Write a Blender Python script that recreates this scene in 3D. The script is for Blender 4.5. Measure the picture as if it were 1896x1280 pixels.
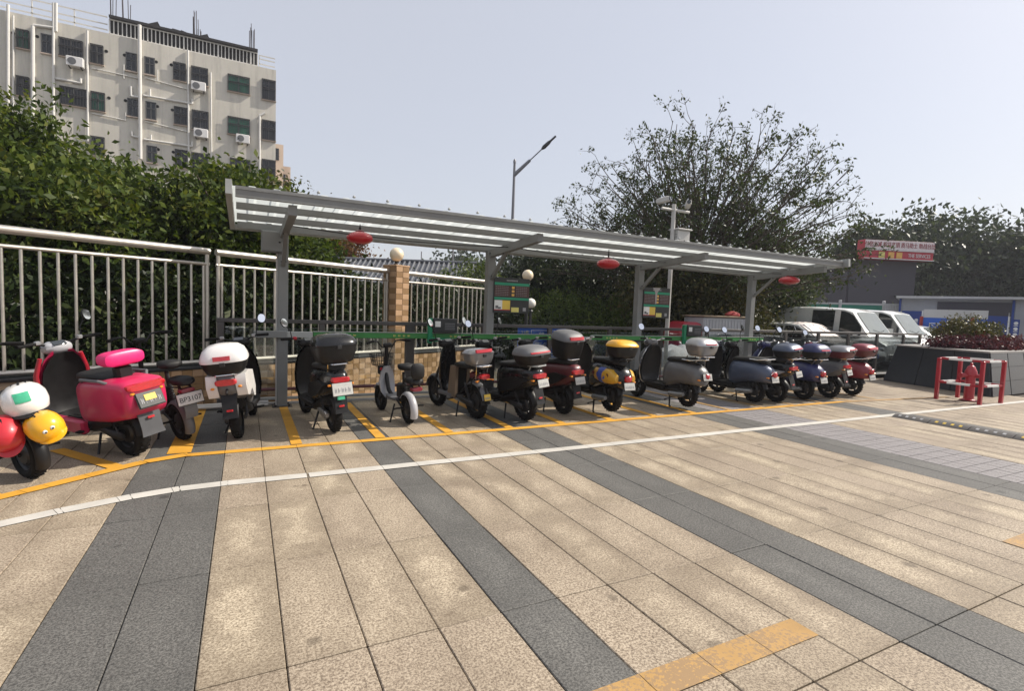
import bpy, math, random
import numpy as np
from mathutils import Matrix, Vector
R = math.radians
random.seed(7)
rng = np.random.default_rng(11)
for o in list(bpy.data.objects): bpy.data.objects.remove(o, do_unlink=True)
scn = bpy.context.scene
COL = scn.collection

# ------------------------------------------------------------------ camera
EYE = 1.5
F_PX, YAW, PITCH, ROLL = 968.15, 0.473981, 0.0683536, 0.0369144
fwd = Vector((math.sin(YAW)*math.cos(PITCH), math.cos(YAW)*math.cos(PITCH), -math.sin(PITCH)))
rt0 = Vector((math.cos(YAW), -math.sin(YAW), 0)); up0 = rt0.cross(fwd)
rt = math.cos(ROLL)*rt0 + math.sin(ROLL)*up0
up = -math.sin(ROLL)*rt0 + math.cos(ROLL)*up0
cd = bpy.data.cameras.new('camera'); cam = bpy.data.objects.new('camera', cd); COL.objects.link(cam)
cd.sensor_width = 36; cd.lens = 36*F_PX/1896; cd.clip_start = .05; cd.clip_end = 3000
m3 = Matrix((rt, up, -fwd)).transposed()
cam.matrix_world = Matrix.Translation((0, 0, EYE)) @ m3.to_4x4()
scn.camera = cam
# ------------------------------------------------------------------ light
SUN_EL, SUN_AZ = R(43), R(-12)          # azimuth counted from +X towards +Y
w = bpy.data.worlds.new('World'); scn.world = w; w.use_nodes = True
nt = w.node_tree; nt.nodes.clear()
sky = nt.nodes.new('ShaderNodeTexSky'); sky.sky_type = 'NISHITA'; sky.sun_disc = False
sky.sun_elevation = SUN_EL; sky.sun_rotation = R(90) - SUN_AZ
sky.air_density = 1.0; sky.dust_density = 2.8; sky.ozone_density = 2.2; sky.altitude = 30
bg = nt.nodes.new('ShaderNodeBackground'); bg.inputs[1].default_value = .112
wo = nt.nodes.new('ShaderNodeOutputWorld')
hzm = nt.nodes.new('ShaderNodeMix'); hzm.data_type = 'RGBA'; hzm.inputs[0].default_value = .58      # thin high haze over the whole sky
hzm.inputs[7].default_value = (6.3, 6.3, 6.6, 1); nt.links.new(sky.outputs[0], hzm.inputs[6]); nt.links.new(hzm.outputs[2], bg.inputs[0]); nt.links.new(bg.outputs[0], wo.inputs[0])
sd = bpy.data.lights.new('sun', 'SUN'); sd.energy = 5.0; sd.angle = R(.6); sd.color = (1, .93, .82)
sun = bpy.data.objects.new('sun', sd); COL.objects.link(sun)
sv = Vector((math.cos(SUN_EL)*math.cos(SUN_AZ), math.cos(SUN_EL)*math.sin(SUN_AZ), math.sin(SUN_EL)))
sun.rotation_euler = sv.to_track_quat('Z', 'Y').to_euler(); sun.location = sv*60
vs = scn.view_settings
vs.view_transform = 'Standard'; vs.look = 'None'; vs.gamma = 1; vs.exposure = 0.30; vs.use_curve_mapping = False
scn.render.engine = 'CYCLES'
HAZE = True
cy = scn.cycles; cy.max_bounces = 5; cy.diffuse_bounces = 2; cy.glossy_bounces = 3; cy.transmission_bounces = 3; cy.transparent_max_bounces = 8; cy.volume_bounces = 0

# ------------------------------------------------------------------ materials
def newmat(name):
    m = bpy.data.materials.new(name); m.use_nodes = True
    n = m.node_tree.nodes; b = n['Principled BSDF']
    return m, m.node_tree, n, b
def L(t, a, b): t.links.new(a, b)
def rgba(c): return (c[0], c[1], c[2], 1)
def noise(t, scale, detail=4, rough=.6, vec=None):
    n = t.nodes.new('ShaderNodeTexNoise'); n.inputs['Scale'].default_value = scale
    n.inputs['Detail'].default_value = detail; n.inputs['Roughness'].default_value = rough
    if vec is not None: L(t, vec, n.inputs['Vector'])
    return n
def ramp(t, fac, stops):
    r = t.nodes.new('ShaderNodeValToRGB'); cr = r.color_ramp
    while len(cr.elements) < len(stops): cr.elements.new(.5)
    for e, (p, c) in zip(cr.elements, stops): e.position = p; e.color = rgba(c) if len(c) == 3 else c
    L(t, fac, r.inputs[0]); return r
def mixc(t, fac, a, b, mode='MIX'):
    m = t.nodes.new('ShaderNodeMix'); m.data_type = 'RGBA'; m.blend_type = mode
    for s, v in ((0, fac), (6, a), (7, b)):
        if hasattr(v, 'links') or hasattr(v, 'is_linked'): L(t, v, m.inputs[s])
        else: m.inputs[s].default_value = rgba(v) if isinstance(v, tuple) else v
    return m.outputs[2]
def bump(t, b, h, strength=.3, dist=.01):
    n = t.nodes.new('ShaderNodeBump'); n.inputs['Strength'].default_value = strength; n.inputs['Distance'].default_value = dist
    L(t, h, n.inputs['Height']); L(t, n.outputs[0], b.inputs['Normal'])
def sc(c, k): return tuple(min(1, x*k) for x in c)
def pmat(name, col, rough=.5, metal=0, coat=0, var=.15, scale=6, dirt=0., bmp=0, spec=.5):
    m, t, n, b = newmat(name)
    geo = n.new('ShaderNodeNewGeometry')
    nz = noise(t, scale, 5, .65, geo.outputs['Position'])
    c = ramp(t, nz.outputs[0], [(.3, sc(col, 1-var)), (.7, sc(col, 1+var*.6))]).outputs[0]
    if dirt:
        n2 = noise(t, 2.3, 6, .7, geo.outputs['Position'])
        r2 = ramp(t, n2.outputs[0], [(.45, (0, 0, 0)), (.75, (dirt, dirt, dirt))])
        c = mixc(t, r2.outputs[0], c, (.13, .11, .09))
    L(t, c, b.inputs['Base Color'])
    rr = ramp(t, nz.outputs[0], [(.2, (max(0, rough-.08),)*3), (.8, (min(1, rough+.1),)*3)])
    L(t, rr.outputs[0], b.inputs['Roughness'])
    b.inputs['Metallic'].default_value = metal; b.inputs['Coat Weight'].default_value = coat
    b.inputs['Coat Roughness'].default_value = .08
    b.inputs['Specular IOR Level'].default_value = spec
    if bmp:
        n3 = noise(t, 60, 3, .6, geo.outputs['Position']); bump(t, b, n3.outputs[0], bmp, .004)
    return m
def emis_free_glass(name, col=(.8, .9, .9), alpha=.25, rough=.03):
    m, t, n, b = newmat(name)
    g = n.new('ShaderNodeBsdfGlossy'); g.inputs['Roughness'].default_value = rough; g.inputs['Color'].default_value = (.9, .95, 1, 1)
    tr = n.new('ShaderNodeBsdfTransparent'); tr.inputs['Color'].default_value = rgba(col)
    lw = n.new('ShaderNodeLayerWeight'); lw.inputs['Blend'].default_value = .25
    mx = n.new('ShaderNodeMixShader')
    rr = ramp(t, lw.outputs['Fresnel'], [(0, (alpha*.4,)*3), (1, (.9,)*3)])
    L(t, rr.outputs[0], mx.inputs[0]); L(t, tr.outputs[0], mx.inputs[1]); L(t, g.outputs[0], mx.inputs[2])
    L(t, mx.outputs[0], n['Material Output'].inputs[0])
    return m
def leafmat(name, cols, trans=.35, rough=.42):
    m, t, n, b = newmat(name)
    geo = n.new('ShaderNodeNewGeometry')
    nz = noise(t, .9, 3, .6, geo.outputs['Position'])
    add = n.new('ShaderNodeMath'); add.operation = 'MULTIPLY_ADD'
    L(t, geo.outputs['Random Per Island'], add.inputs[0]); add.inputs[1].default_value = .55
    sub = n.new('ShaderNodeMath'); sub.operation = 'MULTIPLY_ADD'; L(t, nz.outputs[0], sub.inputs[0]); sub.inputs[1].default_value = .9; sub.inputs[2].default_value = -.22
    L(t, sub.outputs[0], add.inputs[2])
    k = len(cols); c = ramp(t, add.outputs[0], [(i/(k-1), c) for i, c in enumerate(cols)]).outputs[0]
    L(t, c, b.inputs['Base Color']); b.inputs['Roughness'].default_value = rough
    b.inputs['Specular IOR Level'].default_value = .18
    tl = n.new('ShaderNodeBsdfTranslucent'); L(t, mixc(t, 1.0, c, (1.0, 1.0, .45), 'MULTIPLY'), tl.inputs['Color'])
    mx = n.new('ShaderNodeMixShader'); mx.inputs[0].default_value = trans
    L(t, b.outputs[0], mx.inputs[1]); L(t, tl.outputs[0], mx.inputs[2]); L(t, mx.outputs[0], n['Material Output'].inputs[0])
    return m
def stone(name, base, dark, light, stain=.5, bmp=.35):
    """granite paving: speckle, blotches and damp stains that follow each slab's edges"""
    m, t, n, b = newmat(name)
    geo = n.new('ShaderNodeNewGeometry'); oi = n.new('ShaderNodeObjectInfo'); tc = n.new('ShaderNodeTexCoord')
    P = geo.outputs['Position']
    sp = noise(t, 85, 3, .85, P); mid = noise(t, 24, 5, .75, P)
    c = ramp(t, sp.outputs[0], [(.42, sc(dark, .62)), (.5, base), (.575, sc(light, 1.08))]).outputs[0]
    c = mixc(t, .33, c, ramp(t, mid.outputs[0], [(.3, sc(dark, 1.1)), (.65, light)]).outputs[0])
    bl = noise(t, 1.7, 6, .68, P)
    c = mixc(t, ramp(t, bl.outputs[0], [(.48, (0, 0, 0)), (.70, (stain*.30,)*3)]).outputs[0], c, sc(dark, .8))
    # slab to slab change
    hv = n.new('ShaderNodeHueSaturation'); L(t, c, hv.inputs['Color'])
    mr = n.new('ShaderNodeMapRange'); L(t, oi.outputs['Random'], mr.inputs[0]); mr.inputs[3].default_value = .84; mr.inputs[4].default_value = 1.12
    L(t, mr.outputs[0], hv.inputs['Value'])
    mh = n.new('ShaderNodeMapRange'); L(t, oi.outputs['Random'], mh.inputs[0]); mh.inputs[3].default_value = .494; mh.inputs[4].default_value = .503
    L(t, mh.outputs[0], hv.inputs['Hue'])
    c = hv.outputs[0]
    # stain band along slab edges, broken by noise
    sx = n.new('ShaderNodeSeparateXYZ'); L(t, tc.outputs['Object'], sx.inputs[0])
    def edge(sock, half, wd):
        a = n.new('ShaderNodeMath'); a.operation = 'ABSOLUTE'; L(t, sock, a.inputs[0])
        r = n.new('ShaderNodeMapRange'); L(t, a.outputs[0], r.inputs[0]); r.inputs[1].default_value = half-wd; r.inputs[2].default_value = half
        return r.outputs[0]
    mx = n.new('ShaderNodeMath'); mx.operation = 'MAXIMUM'; L(t, edge(sx.outputs[0], .165, .17), mx.inputs[0]); L(t, edge(sx.outputs[1], .48, .34), mx.inputs[1])
    n4 = noise(t, 3.1, 9, .82, P)
    am = n.new('ShaderNodeMath'); am.operation = 'MULTIPLY_ADD'; L(t, mx.outputs[0], am.inputs[0]); am.inputs[1].default_value = .30; L(t, n4.outputs[0], am.inputs[2])
    e = ramp(t, am.outputs[0], [(.56, (0, 0, 0)), (.66, (.5,)*3), (.85, (.85,)*3)])
    gate = noise(t, .8, 3, .6, P); gadd = n.new('ShaderNodeMath'); gadd.operation = 'MULTIPLY_ADD'; L(t, oi.outputs['Random'], gadd.inputs[0]); gadd.inputs[1].default_value = .35; L(t, gate.outputs[0], gadd.inputs[2])
    gr = ramp(t, gadd.outputs[0], [(.48, (0,)*3), (.76, (stain*.74,)*3)])
    c = mixc(t, mixc(t, 1.0, e.outputs[0], gr.outputs[0], 'MULTIPLY'), c, sc(dark, .8))
    spots = n.new('ShaderNodeTexVoronoi'); spots.inputs['Scale'].default_value = 2.6; L(t, mixc(t, .06, P, noise(t, 9, 3, .6, P).outputs[1]), spots.inputs['Vector'])
    sr = ramp(t, spots.outputs['Distance'], [(.07, (.55,)*3), (.11, (0,)*3)])
    c = mixc(t, sr.outputs[0], c, sc(dark, .45))
    L(t, c, b.inputs['Base Color'])
    L(t, ramp(t, mid.outputs[0], [(.3, (.5,)*3), (.7, (.78,)*3)]).outputs[0], b.inputs['Roughness'])
    b.inputs['Specular IOR Level'].default_value = .35
    bump(t, b, sp.outputs[0], bmp, .003)
    return m

M = {}
M['beige'] = stone('beige granite', (.338, .270, .192), (.165, .124, .085), (.50, .425, .32), .95)
M['dark'] = stone('dark grey granite', (.100, .096, .088), (.055, .053, .049), (.175, .168, .155), .6)
M['lilac'] = stone('grey lilac paver', (.22, .20, .205), (.14, .13, .13), (.31, .29, .29), .3)
M['joint'] = pmat('joint dirt', (.055, .04, .03), .95, var=.4, scale=20)
M['asphalt'] = pmat('asphalt', (.075, .073, .07), .9, var=.3, scale=1.5, dirt=.3, bmp=.5)
M['soil'] = pmat('soil', (.10, .085, .06), .95, var=.4, scale=1.2, bmp=.6)
def paint_mat(name, col, wear):
    m, t, n, b = newmat(name); geo = n.new('ShaderNodeNewGeometry'); P = geo.outputs['Position']
    a = noise(t, 60, 3, .7, P); c = noise(t, 2.2, 5, .7, P)
    add = n.new('ShaderNodeMath'); L(t, a.outputs[0], add.inputs[0]); L(t, c.outputs[0], add.inputs[1])
    col1 = ramp(t, c.outputs[0], [(.3, sc(col, .78)), (.65, sc(col, 1.08))]).outputs[0]
    f = ramp(t, add.outputs[0], [(1.12-wear*.2, (0,)*3), (1.3-wear*.2, (.85,)*3)])
    L(t, mixc(t, f.outputs[0], col1, (.26, .17, .09)), b.inputs['Base Color']); b.inputs['Roughness'].default_value = .7
    bump(t, b, a.outputs[0], .25, .002); return m
M['yellow_paint'] = paint_mat('yellow road paint', (.60, .30, .03), .48)
M['yellow_worn'] = paint_mat('worn yellow road paint', (.42, .25, .085), .66)
M['white_paint'] = paint_mat('white road paint', (.50, .475, .43), .56)
M['steel'] = pmat('grey painted steel', (.20, .205, .203), .48, var=.1, scale=3, dirt=.25)
M['steel_l'] = pmat('light grey steel', (.36, .37, .36), .45, var=.1, scale=3, dirt=.2)
M['stainless'] = pmat('brushed stainless', (.56, .52, .46), .36, metal=.75, var=.12, scale=10, dirt=.15)
M['rail_dark'] = pmat('dark bronze railing', (.085, .078, .075), .4, metal=.3, var=.15, scale=4, dirt=.2)
M['green_rail'] = pmat('green rail', (.035, .22, .045), .4, var=.2, scale=5, dirt=.1)
M['green'] = pmat('green plastic', (.01, .22, .10), .4, var=.15)
M['blk'] = pmat('black plastic', (.012, .0115, .012), .45, var=.3, scale=14, spec=.3)
M['blk_gloss'] = pmat('black gloss paint', (.008, .008, .009), .25, coat=.35, var=.2, spec=.35)
M['rubber'] = pmat('tyre rubber', (.011, .0105, .0105), .8, var=.4, scale=22, bmp=.3, spec=.2)
M['seat'] = pmat('seat vinyl', (.014, .013, .013), .55, var=.3, scale=30, bmp=.25, spec=.3)
M['chrome'] = pmat('chrome', (.75, .75, .75), .14, metal=1, var=.06)
M['alu'] = pmat('cast aluminium', (.36, .36, .36), .42, metal=.8, var=.2, scale=20)
M['dsteel'] = pmat('dark cast metal', (.05, .05, .052), .45, metal=.6, var=.3, scale=16)
M['mirror'] = pmat('mirror glass', (.92, .94, .97), .04, metal=1, var=.01)
M['wplastic'] = pmat('white plastic', (.72, .70, .68), .32, coat=.4, var=.06)
M['wpaint'] = pmat('white car paint', (.70, .71, .69), .28, coat=.8, var=.05, dirt=.06)
M['silver'] = pmat('silver paint', (.42, .42, .43), .3, metal=.55, coat=.6, var=.06, dirt=.05)
M['silver_d'] = pmat('dark silver paint', (.22, .22, .23), .32, metal=.5, coat=.5, var=.08)
M['red_lens'] = pmat('red lens', (.50, .012, .02), .15, coat=1, var=.2, scale=30)
M['amber'] = pmat('amber lens', (.75, .25, .02), .2, coat=.8, var=.1)
M['magenta'] = pmat('magenta gloss paint', (.50, .012, .075), .40, coat=.25, dirt=.22, var=.1)
M['pink'] = pmat('hot pink vinyl', (.72, .018, .16), .38, var=.1, bmp=.1)
M['red'] = pmat('red paint', (.36, .010, .025), .38, coat=.3, var=.15, dirt=.15)
M['dkred'] = pmat('dark red paint', (.10, .011, .016), .40, coat=.25, dirt=.22, var=.15)
M['wine'] = pmat('wine red paint', (.20, .012, .028), .40, coat=.25, dirt=.22, var=.1)
M['navy'] = pmat('navy paint', (.018, .024, .11), .40, coat=.25, dirt=.22, var=.15)
M['bluegrey'] = pmat('blue grey paint', (.07, .09, .145), .40, metal=.3, coat=.25, dirt=.22, var=.1)
M['grey'] = pmat('grey paint', (.11, .11, .115), .40, coat=.25, dirt=.22, var=.1)
M['greymat'] = pmat('mid grey plastic', (.13, .13, .135), .5, var=.15)
M['flap'] = pmat('dark grey plastic', (.06, .06, .064), .5, var=.15)
M['ltgrey'] = pmat('light grey paint', (.40, .40, .42), .35, coat=.4, var=.08)
M['bronze'] = pmat('bronze panel', (.20, .15, .11), .38, metal=.3, coat=.3, var=.12)
M['yellow'] = pmat('yellow gloss plastic', (.80, .40, .012), .3, coat=.5, var=.06)
M['yellow_cowl'] = pmat('yellow cowl', (.60, .33, .03), .34, coat=.3, var=.12)
M['blue_sticker'] = pmat('blue sticker', (.05, .09, .36), .4, var=.3, scale=30)
M['helmet_w'] = pmat('white helmet shell', (.80, .77, .74), .26, coat=.8, var=.03)
M['helmet_r'] = pmat('red helmet shell', (.50, .018, .03), .4, coat=.3, var=.06)
M['green_sticker'] = pmat('green sticker', (.06, .42, .24), .5, var=.15, scale=40)
M['plate'] = pmat('number plate', (.50, .49, .46), .45, var=.12, scale=30)
M['plate_yellow'] = pmat('yellow label', (.75, .52, .08), .5, var=.1)
M['ink'] = pmat('black ink', (.02, .02, .022), .6)
M['white_ink'] = pmat('white ink', (.78, .78, .76), .6)
M['yellow_ink'] = pmat('pale yellow ink', (.70, .62, .18), .6)
M['red_ink'] = pmat('dark red ink', (.30, .02, .03), .6)
M['greyink'] = pmat('grey print', (.32, .32, .33), .6)
M['orange_ink'] = pmat('orange print', (.75, .42, .10), .6)
M['carglass'] = pmat('dark car glass', (.018, .022, .024), .06, coat=1, var=.1)
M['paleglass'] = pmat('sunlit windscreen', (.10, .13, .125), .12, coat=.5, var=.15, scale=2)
M['glass'] = emis_free_glass('railing glass', (.92, .95, .94), .2)
M['lantern'] = pmat('lantern red', (.48, .01, .022), .3, coat=.6, var=.1)
M['globe'] = pmat('cream lamp globe', (.80, .66, .46), .35, coat=.3, var=.04)
M['globe_w'] = pmat('white lamp globe', (.80, .77, .68), .35, coat=.3, var=.04)
M['tile_l'] = pmat('pale tan tile', (.46, .29, .165), .42, var=.12, scale=3)
M['tile_d'] = pmat('brown tan tile', (.28, .165, .075), .42, var=.16, scale=3)
M['mortar'] = pmat('wall mortar', (.34, .25, .17), .85, var=.2)
M['granite_dark'] = pmat('dark polished granite', (.016, .017, .022), .32, coat=.1, var=.25, scale=40, dirt=.06)
M['granite_top'] = pmat('pale granite coping', (.33, .31, .29), .55, var=.15, scale=30)
M['beige_wall'] = pmat('beige stone wall', (.46, .35, .22), .75, var=.15, scale=4, dirt=.2)
M['bark'] = pmat('bark', (.085, .066, .05), .9, var=.35, scale=14, bmp=.8)
M['lamp_pole'] = pmat('galvanised pole', (.20, .20, .22), .5, metal=.2, var=.1)
M['white_pole'] = pmat('white pole paint', (.52, .50, .47), .45, var=.08, dirt=.15)
M['hoard_green'] = pmat('green hoarding', (.012, .19, .13), .5, var=.1, scale=1)
M['hoard_white'] = pmat('white hoarding', (.48, .48, .49), .5, var=.08, scale=1, dirt=.1)
M['office_wall'] = pmat('site office panel', (.36, .37, .40), .5, var=.08, scale=1.2)
M['office_blue'] = pmat('site office blue', (.012, .045, .24), .45, var=.12)
M['blue_sign'] = pmat('blue sign', (.02, .11, .52), .45, var=.08)
M['sign_red'] = pmat('red shop sign', (.45, .015, .035), .45, var=.08, scale=1)
M['sign_pale'] = pmat('pale sign band', (.75, .66, .66), .5, var=.08)
M['dark_block'] = pmat('dark building front', (.045, .04, .055), .5, var=.15, scale=.6)
M['dark_board'] = pmat('dark board', (.022, .024, .024), .45, var=.2)
M['board_brown'] = pmat('board brown', (.075, .03, .026), .5, var=.2)
M['board_green'] = pmat('board green', (.015, .27, .15), .5, var=.1)
M['roof_tile'] = pmat('grey roof tile', (.105, .11, .125), .5, var=.3, scale=3, dirt=.2)
M['eave'] = pmat('pale tile ends', (.36, .34, .34), .6, var=.2)
M['cottage_wall'] = pmat('dark render wall', (.12, .11, .11), .8, var=.2)  # plain dark grey wall colour
M['cover'] = pmat('silver sun cover', (.70, .62, .58), .42, var=.06, scale=5, bmp=.5)
M['brick'] = pmat('dull red cloth', (.30, .03, .03), .8, var=.2)
M['hazard_y'] = pmat('yellow reflector', (.62, .42, .05), .5, var=.25, scale=30)
M['rubber_bump'] = pmat('speed hump rubber', (.05, .045, .045), .75, var=.3, scale=10, dirt=.4, bmp=.4)
def facade_mat(name, col):
    m, t, n, b = newmat(name); geo = n.new('ShaderNodeNewGeometry'); P = geo.outputs['Position']
    wv = n.new('ShaderNodeTexWave'); wv.bands_direction = 'Z'; wv.inputs['Scale'].default_value = 4.2; wv.inputs['Distortion'].default_value = .3; L(t, P, wv.inputs['Vector'])
    nz = noise(t, .35, 6, .7, P); n2 = noise(t, 14, 3, .6, P)
    mp = n.new('ShaderNodeMapping'); mp.inputs['Scale'].default_value = (2.2, 2.2, .18); L(t, P, mp.inputs[0]); st = noise(t, 1.0, 5, .7, mp.outputs[0])
    c = ramp(t, nz.outputs[0], [(.3, sc(col, .86)), (.7, sc(col, 1.08))]).outputs[0]
    c = mixc(t, ramp(t, wv.outputs[0], [(.0, (.28,)*3), (.25, (0,)*3)]).outputs[0], c, sc(col, .68))
    c = mixc(t, ramp(t, st.outputs[0], [(.48, (0,)*3), (.72, (.62,)*3)]).outputs[0], c, sc(col, .55))
    c = mixc(t, .12, c, n2.outputs[1], 'OVERLAY')
    L(t, c, b.inputs['Base Color']); b.inputs['Roughness'].default_value = .7; return m
M['facade'] = facade_mat('tiled facade', (.64, .60, .52))
M['facade2'] = facade_mat('pinkish facade', (.55, .44, .36))
M['pvc'] = pmat('white drain pipe', (.66, .64, .60), .5, var=.06)
M['winframe'] = pmat('window frame', (.09, .09, .09), .5)
M['winglass'] = pmat('window glass', (.018, .02, .024), .2, coat=.1, var=.5, scale=1.4)
M['wingreen'] = pmat('green window glass', (.012, .10, .055), .2, coat=.1, var=.4, scale=1.6)
M['iron'] = pmat('window bars', (.045, .042, .042), .6, spec=.2)
M['hole'] = pmat('dark recess', (.012, .012, .012), .9)
M['rebar'] = pmat('rebar', (.06, .05, .055), .8)
def roof_sheet_mat():
    m, t, n, b = newmat('translucent roof sheet'); geo = n.new('ShaderNodeNewGeometry'); P = geo.outputs['Position']
    nz = noise(t, 1.2, 6, .7, P)
    c = ramp(t, nz.outputs[0], [(.3, (.50, .53, .52)), (.7, (.66, .69, .68))]).outputs[0]
    L(t, c, b.inputs['Base Color']); b.inputs['Roughness'].default_value = .4
    tl = n.new('ShaderNodeBsdfTranslucent'); L(t, c, tl.inputs['Color'])
    tr = n.new('ShaderNodeBsdfTransparent'); tr.inputs['Color'].default_value = (.85, .88, .86, 1)
    a = n.new('ShaderNodeMixShader'); a.inputs[0].default_value = .7; L(t, b.outputs[0], a.inputs[1]); L(t, tl.outputs[0], a.inputs[2])
    c2 = n.new('ShaderNodeMixShader'); c2.inputs[0].default_value = .10; L(t, a.outputs[0], c2.inputs[1]); L(t, tr.outputs[0], c2.inputs[2])
    L(t, c2.outputs[0], n['Material Output'].inputs[0]); return m
M['roof_sheet'] = roof_sheet_mat()
M['leaf_left'] = leafmat('glossy green leaves', [(.012, .019, .006), (.034, .058, .012), (.10, .135, .024), (.22, .195, .055)], .38, .45)
M['leaf_olive'] = leafmat('dull olive leaves', [(.02, .024, .01), (.055, .06, .02), (.10, .09, .035), (.12, .075, .03)], .3)
M['leaf_dark'] = leafmat('dark leaves', [(.006, .010, .005), (.012, .022, .008), (.03, .045, .013), (.08, .085, .03)], .2)  # albedo lowered so the shrubs behind the fence carry tree shade in their colour
M['leaf_sparse'] = leafmat('thin crown leaves', [(.016, .022, .012), (.035, .05, .02), (.06, .085, .03), (.10, .10, .05)], .3)
M['leaf_far'] = leafmat('far leaves', [(.014, .022, .018), (.028, .042, .028), (.055, .075, .04), (.10, .12, .06)], .25)
M['leaf_shrub'] = leafmat('clipped shrub leaves', [(.016, .03, .008), (.05, .085, .016), (.12, .16, .03), (.19, .20, .05)], .3)
M['leaf_red'] = leafmat('russet leaves', [(.05, .02, .012), (.12, .045, .02), (.16, .08, .03), (.10, .09, .03)], .3)
M['leaf_purple'] = leafmat('purple leaves', [(.025, .008, .014), (.06, .014, .026), (.10, .025, .04), (.14, .06, .06)], .25)

# ------------------------------------------------------------------ mesh tools
class MB:
    def __init__(s): s.v = []; s.f = []; s.M = None
    def add(s, vs, fs):
        o = len(s.v)
        if s.M is not None: vs = [tuple(s.M @ Vector(p)) for p in vs]
        s.v.extend(vs); s.f.extend([tuple(i+o for i in f) for f in fs]); return s
    def box(s, c, d, rot=None):
        x, y, z = d[0]/2, d[1]/2, d[2]/2
        P = [Vector(p) for p in ((-x,-y,-z),(x,-y,-z),(x,y,-z),(-x,y,-z),(-x,-y,z),(x,-y,z),(x,y,z),(-x,y,z))]
        if rot is not None: P = [rot @ p for p in P]
        return s.add([tuple(p+Vector(c)) for p in P], [(0,3,2,1),(4,5,6,7),(0,1,5,4),(1,2,6,5),(2,3,7,6),(3,0,4,7)])
    def bbox(s, c, d, b=.01, rot=None):
        """box with chamfered edges"""
        x, y, z = d[0]/2, d[1]/2, d[2]/2; b = min(b, x*.9, y*.9, z*.9)
        rings = []
        for zz, k in ((-z, b), (-z+b, 0), (z-b, 0), (z, b)):
            X, Y = x-k, y-k
            rings.append([(-X+b, -Y, zz), (X-b, -Y, zz), (X, -Y+b, zz), (X, Y-b, zz), (X-b, Y, zz), (-X+b, Y, zz), (-X, Y-b, zz), (-X, -Y+b, zz)])
        if rot is not None: rings = [[tuple(rot @ Vector(p)) for p in r] for r in rings]
        rings = [[(p[0]+c[0], p[1]+c[1], p[2]+c[2]) for p in r] for r in rings]
        return s.loft(rings)
    def beam(s, a, b, wd, ht, up=(0, 0, 1)):
        a, b = Vector(a), Vector(b); d = (b-a); ln = d.length; d.normalize()
        x = d.cross(Vector(up)).normalized(); z = x.cross(d)
        rot = Matrix((x, d, z)).transposed()
        return s.box((a+b)/2, (wd, ln, ht), rot)
    def loft(s, rings, caps=True, closed=True):
        n = len(rings[0]); vs = [tuple(p) for r in rings for p in r]; fs = []
        for i in range(len(rings)-1):
            for j in range(n if closed else n-1):
                k = (j+1) % n; fs.append((i*n+j, i*n+k, (i+1)*n+k, (i+1)*n+j))
        if caps: fs.append(tuple(reversed(range(n)))); fs.append(tuple((len(rings)-1)*n+j for j in range(n)))
        return s.add(vs, fs)
    def tube(s, pts, r, n=8, caps=True):
        pts = [Vector(p) for p in pts]; rings = []; prev = None
        for i, p in enumerate(pts):
            d = (pts[min(i+1, len(pts)-1)] - pts[max(i-1, 0)])
            if d.length < 1e-9: d = Vector((0, 0, 1))
            d.normalize()
            if prev is None:
                a = Vector((0, 0, 1)) if abs(d.z) < .9 else Vector((1, 0, 0)); x = d.cross(a).normalized()
            else:
                x = (prev - d*prev.dot(d)); x = x.normalized() if x.length > 1e-6 else d.orthogonal().normalized()
            prev = x; y = d.cross(x); rr = r[i] if isinstance(r, (list, tuple)) else r
            rings.append([tuple(p + rr*(math.cos(2*math.pi*j/n)*x + math.sin(2*math.pi*j/n)*y)) for j in range(n)])
        return s.loft(rings, caps)
    def lathe(s, prof, n=20, c=(0, 0, 0), axis='Z', caps=True):
        rings = []
        for r, h in prof:
            rg = []
            for j in range(n):
                a = 2*math.pi*j/n; u, v = r*math.cos(a), r*math.sin(a)
                p = (u, v, h) if axis == 'Z' else ((h, u, v) if axis == 'X' else (v, h, u))
                rg.append((p[0]+c[0], p[1]+c[1], p[2]+c[2]))
            rings.append(rg)
        return s.loft(rings, caps)
    def quad(s, a, b, c, d): return s.add([a, b, c, d], [(0, 1, 2, 3)])
    def build(s, name, mat, parent=None, loc=(0, 0, 0), rot=None, smooth=35, kind=None, label=None):
        me = mesh_of(name, s.v, s.f, mat, smooth)
        o = bpy.data.objects.new(name, me); COL.objects.link(o)
        o.location = loc
        if rot is not None: o.rotation_euler = rot
        if parent is not None: o.parent = parent
        if kind: o['kind'] = kind
        if label: o['label'] = label
        return o
def mesh_of(name, v, f, mat, smooth=35):
    me = bpy.data.meshes.new(name); me.from_pydata(v, [], f)
    if smooth:
        me.polygons.foreach_set('use_smooth', [True]*len(me.polygons))
        me.set_sharp_from_angle(angle=R(smooth))
    me.materials.append(M[mat] if isinstance(mat, str) else mat); me.update(); return me
def inst(name, me, parent, loc, rot=None, label=None):
    o = bpy.data.objects.new(name, me); COL.objects.link(o); o.location = loc
    if rot is not None: o.rotation_euler = rot
    if parent is not None: o.parent = parent
    return o
def thing(name, label, cat, loc=(0, 0, 0), rot=(0, 0, 0), group=None):
    o = bpy.data.objects.new(name, None); COL.objects.link(o); o.location = loc; o.rotation_euler = rot
    o.empty_display_size = .1
    o['label'] = label; o['category'] = cat
    if group: o['group'] = group
    return o
def tag(o, label, cat, group=None):
    o['label'] = label; o['category'] = cat
    if group: o['group'] = group
    return o
def copy_tree(o, parent=None):
    c = o.copy(); COL.objects.link(c); c.parent = parent
    for ch in list(o.children): copy_tree(ch, c)
    return c
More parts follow.
